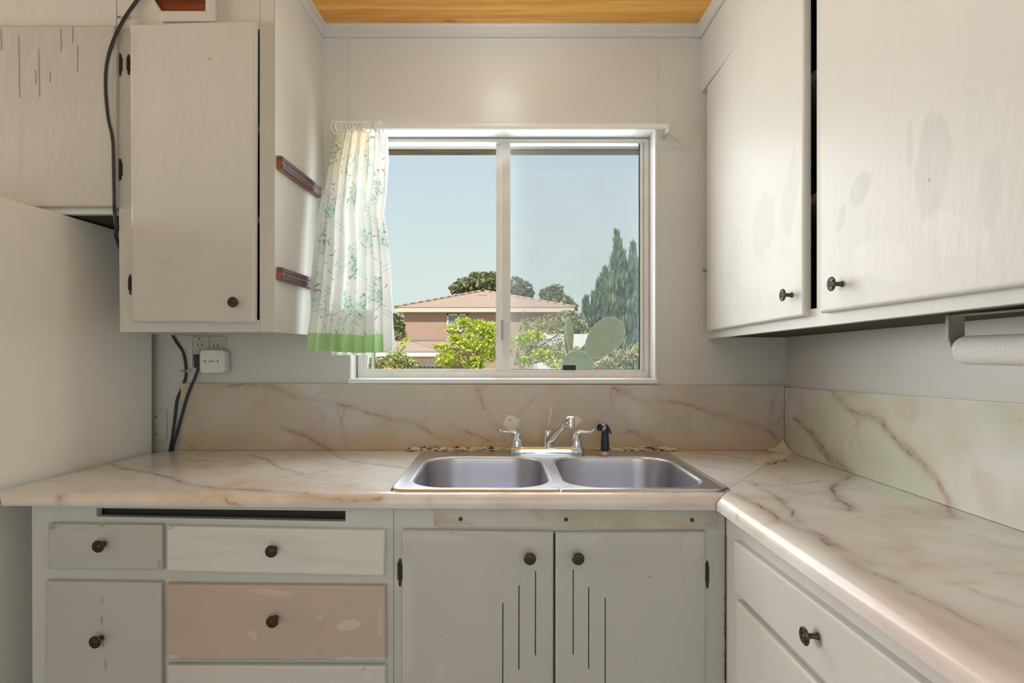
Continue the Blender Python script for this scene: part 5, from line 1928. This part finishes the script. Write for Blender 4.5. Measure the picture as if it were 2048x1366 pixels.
foliage([(1190, 738, 8, 4)], 6.4, 60, .03, [srgb(220, 70, 50)], 14, t_, name='red_blooms', asp=1)

# prickly pear
YK = 3.3
ck = empty('prickly_pear_cactus', PY(1165, 760, YK), 'prickly pear cactus with large green pads just outside the window', 'cactus')


def pad(cx_, cy_, rx, ry, ang_, Y, thick, yaw=0.0, name='pad'):
    k = Y / F
    R1, R2 = rx * k, ry * k
    vs, cols = [], []
    nr, na = 16, 40
    rt = Matrix.Rotation(yaw, 3, 'Z')
    for sgn in (1, -1):
        for i in range(nr + 1):
            rr = math.sin(i / nr * math.pi / 2)
            for j in range(na):
                a = 2 * math.pi * j / na
                egg = 1 - .16 * math.cos(a)      # narrower at the stem end
                lx = R1 * rr * math.cos(a)
                lz = R2 * rr * math.sin(a) * (1 + .16 * math.cos(a))
                t = thick * math.sqrt(max(0, 1 - rr ** 2.6)) + .0008
                x = lx * math.cos(ang_) - lz * math.sin(ang_)
                z = lx * math.sin(ang_) + lz * math.cos(ang_)
                p = rt @ Vector((x, -sgn * t, z))
                vs.append(p + PY(cx_, cy_, Y))
                edge = rr > .955 and j % 3 == 0
                cols.append(srgb(238, 228, 176)[:3] if (rr > .975 or edge) else srgb(180, 184, 132)[:3])
    fs = []
    m_ = (nr + 1) * na
    for s_ in range(2):
        for i in range(nr):
            for j in range(na):
                j2 = (j + 1) % na
                q_ = (s_ * m_ + i * na + j, s_ * m_ + i * na + j2, s_ * m_ + (i + 1) * na + j2, s_ * m_ + (i + 1) * na + j)
                fs.append(q_ if s_ else tuple(reversed(q_)))
    for j in range(na):
        j2 = (j + 1) % na
        fs.append((nr * na + j, nr * na + j2, m_ + nr * na + j2, m_ + nr * na + j))
    o = obj(name, vs, fs, M['cactus'], ck, smooth=True, cols=cols)
    return o


pad(1208, 677, 49, 32, math.radians(47), YK, .014)
pad(1139, 668, 33, 15, math.radians(98), YK + .02, .010, yaw=.95)
pad(1133, 676, 33, 12, math.radians(97), YK + .07, .009, yaw=1.15)
pad(1153, 742, 42, 33, math.radians(72), YK - .01, .018)
pad(1185, 714, 36, 11, math.radians(22), YK + .05, .010)
t_ = empty('garden_shrub', PY(1150, 740, 9.5), 'pale loose shrub standing right behind the cactus', 'shrub')
foliage([(1110, 708, 22, 18), (1195, 700, 20, 12), (1180, 715, 22, 14), (1130, 716, 20, 14), (1150, 700, 24, 9)], 9.5, 2400, .035, OL + BU, 31, t_, shell=.1)
trunk([(1152, 745), (1150, 710)], 9.5, .02, .01, t_, extra=([(1152, 740, 0), (1185, 712, 0)], [(1152, 740, 0), (1118, 712, 0)]))
pad(1172, 700, 26, 10, math.radians(40), YK + .03, .012)
b = MB().lathe((PY(1158, 0, YK).x, YK, gz), (0, 0, 1), [(.09, 0), (.08, .8), (.07, 1.6), (.05, PY(0, 760, YK).z - gz)], 16)
autosmooth(b.build('stem', mat('cactus_stem', srgb(140, 140, 96), .9, bump=.5), ck))
r = np.random.RandomState(5)
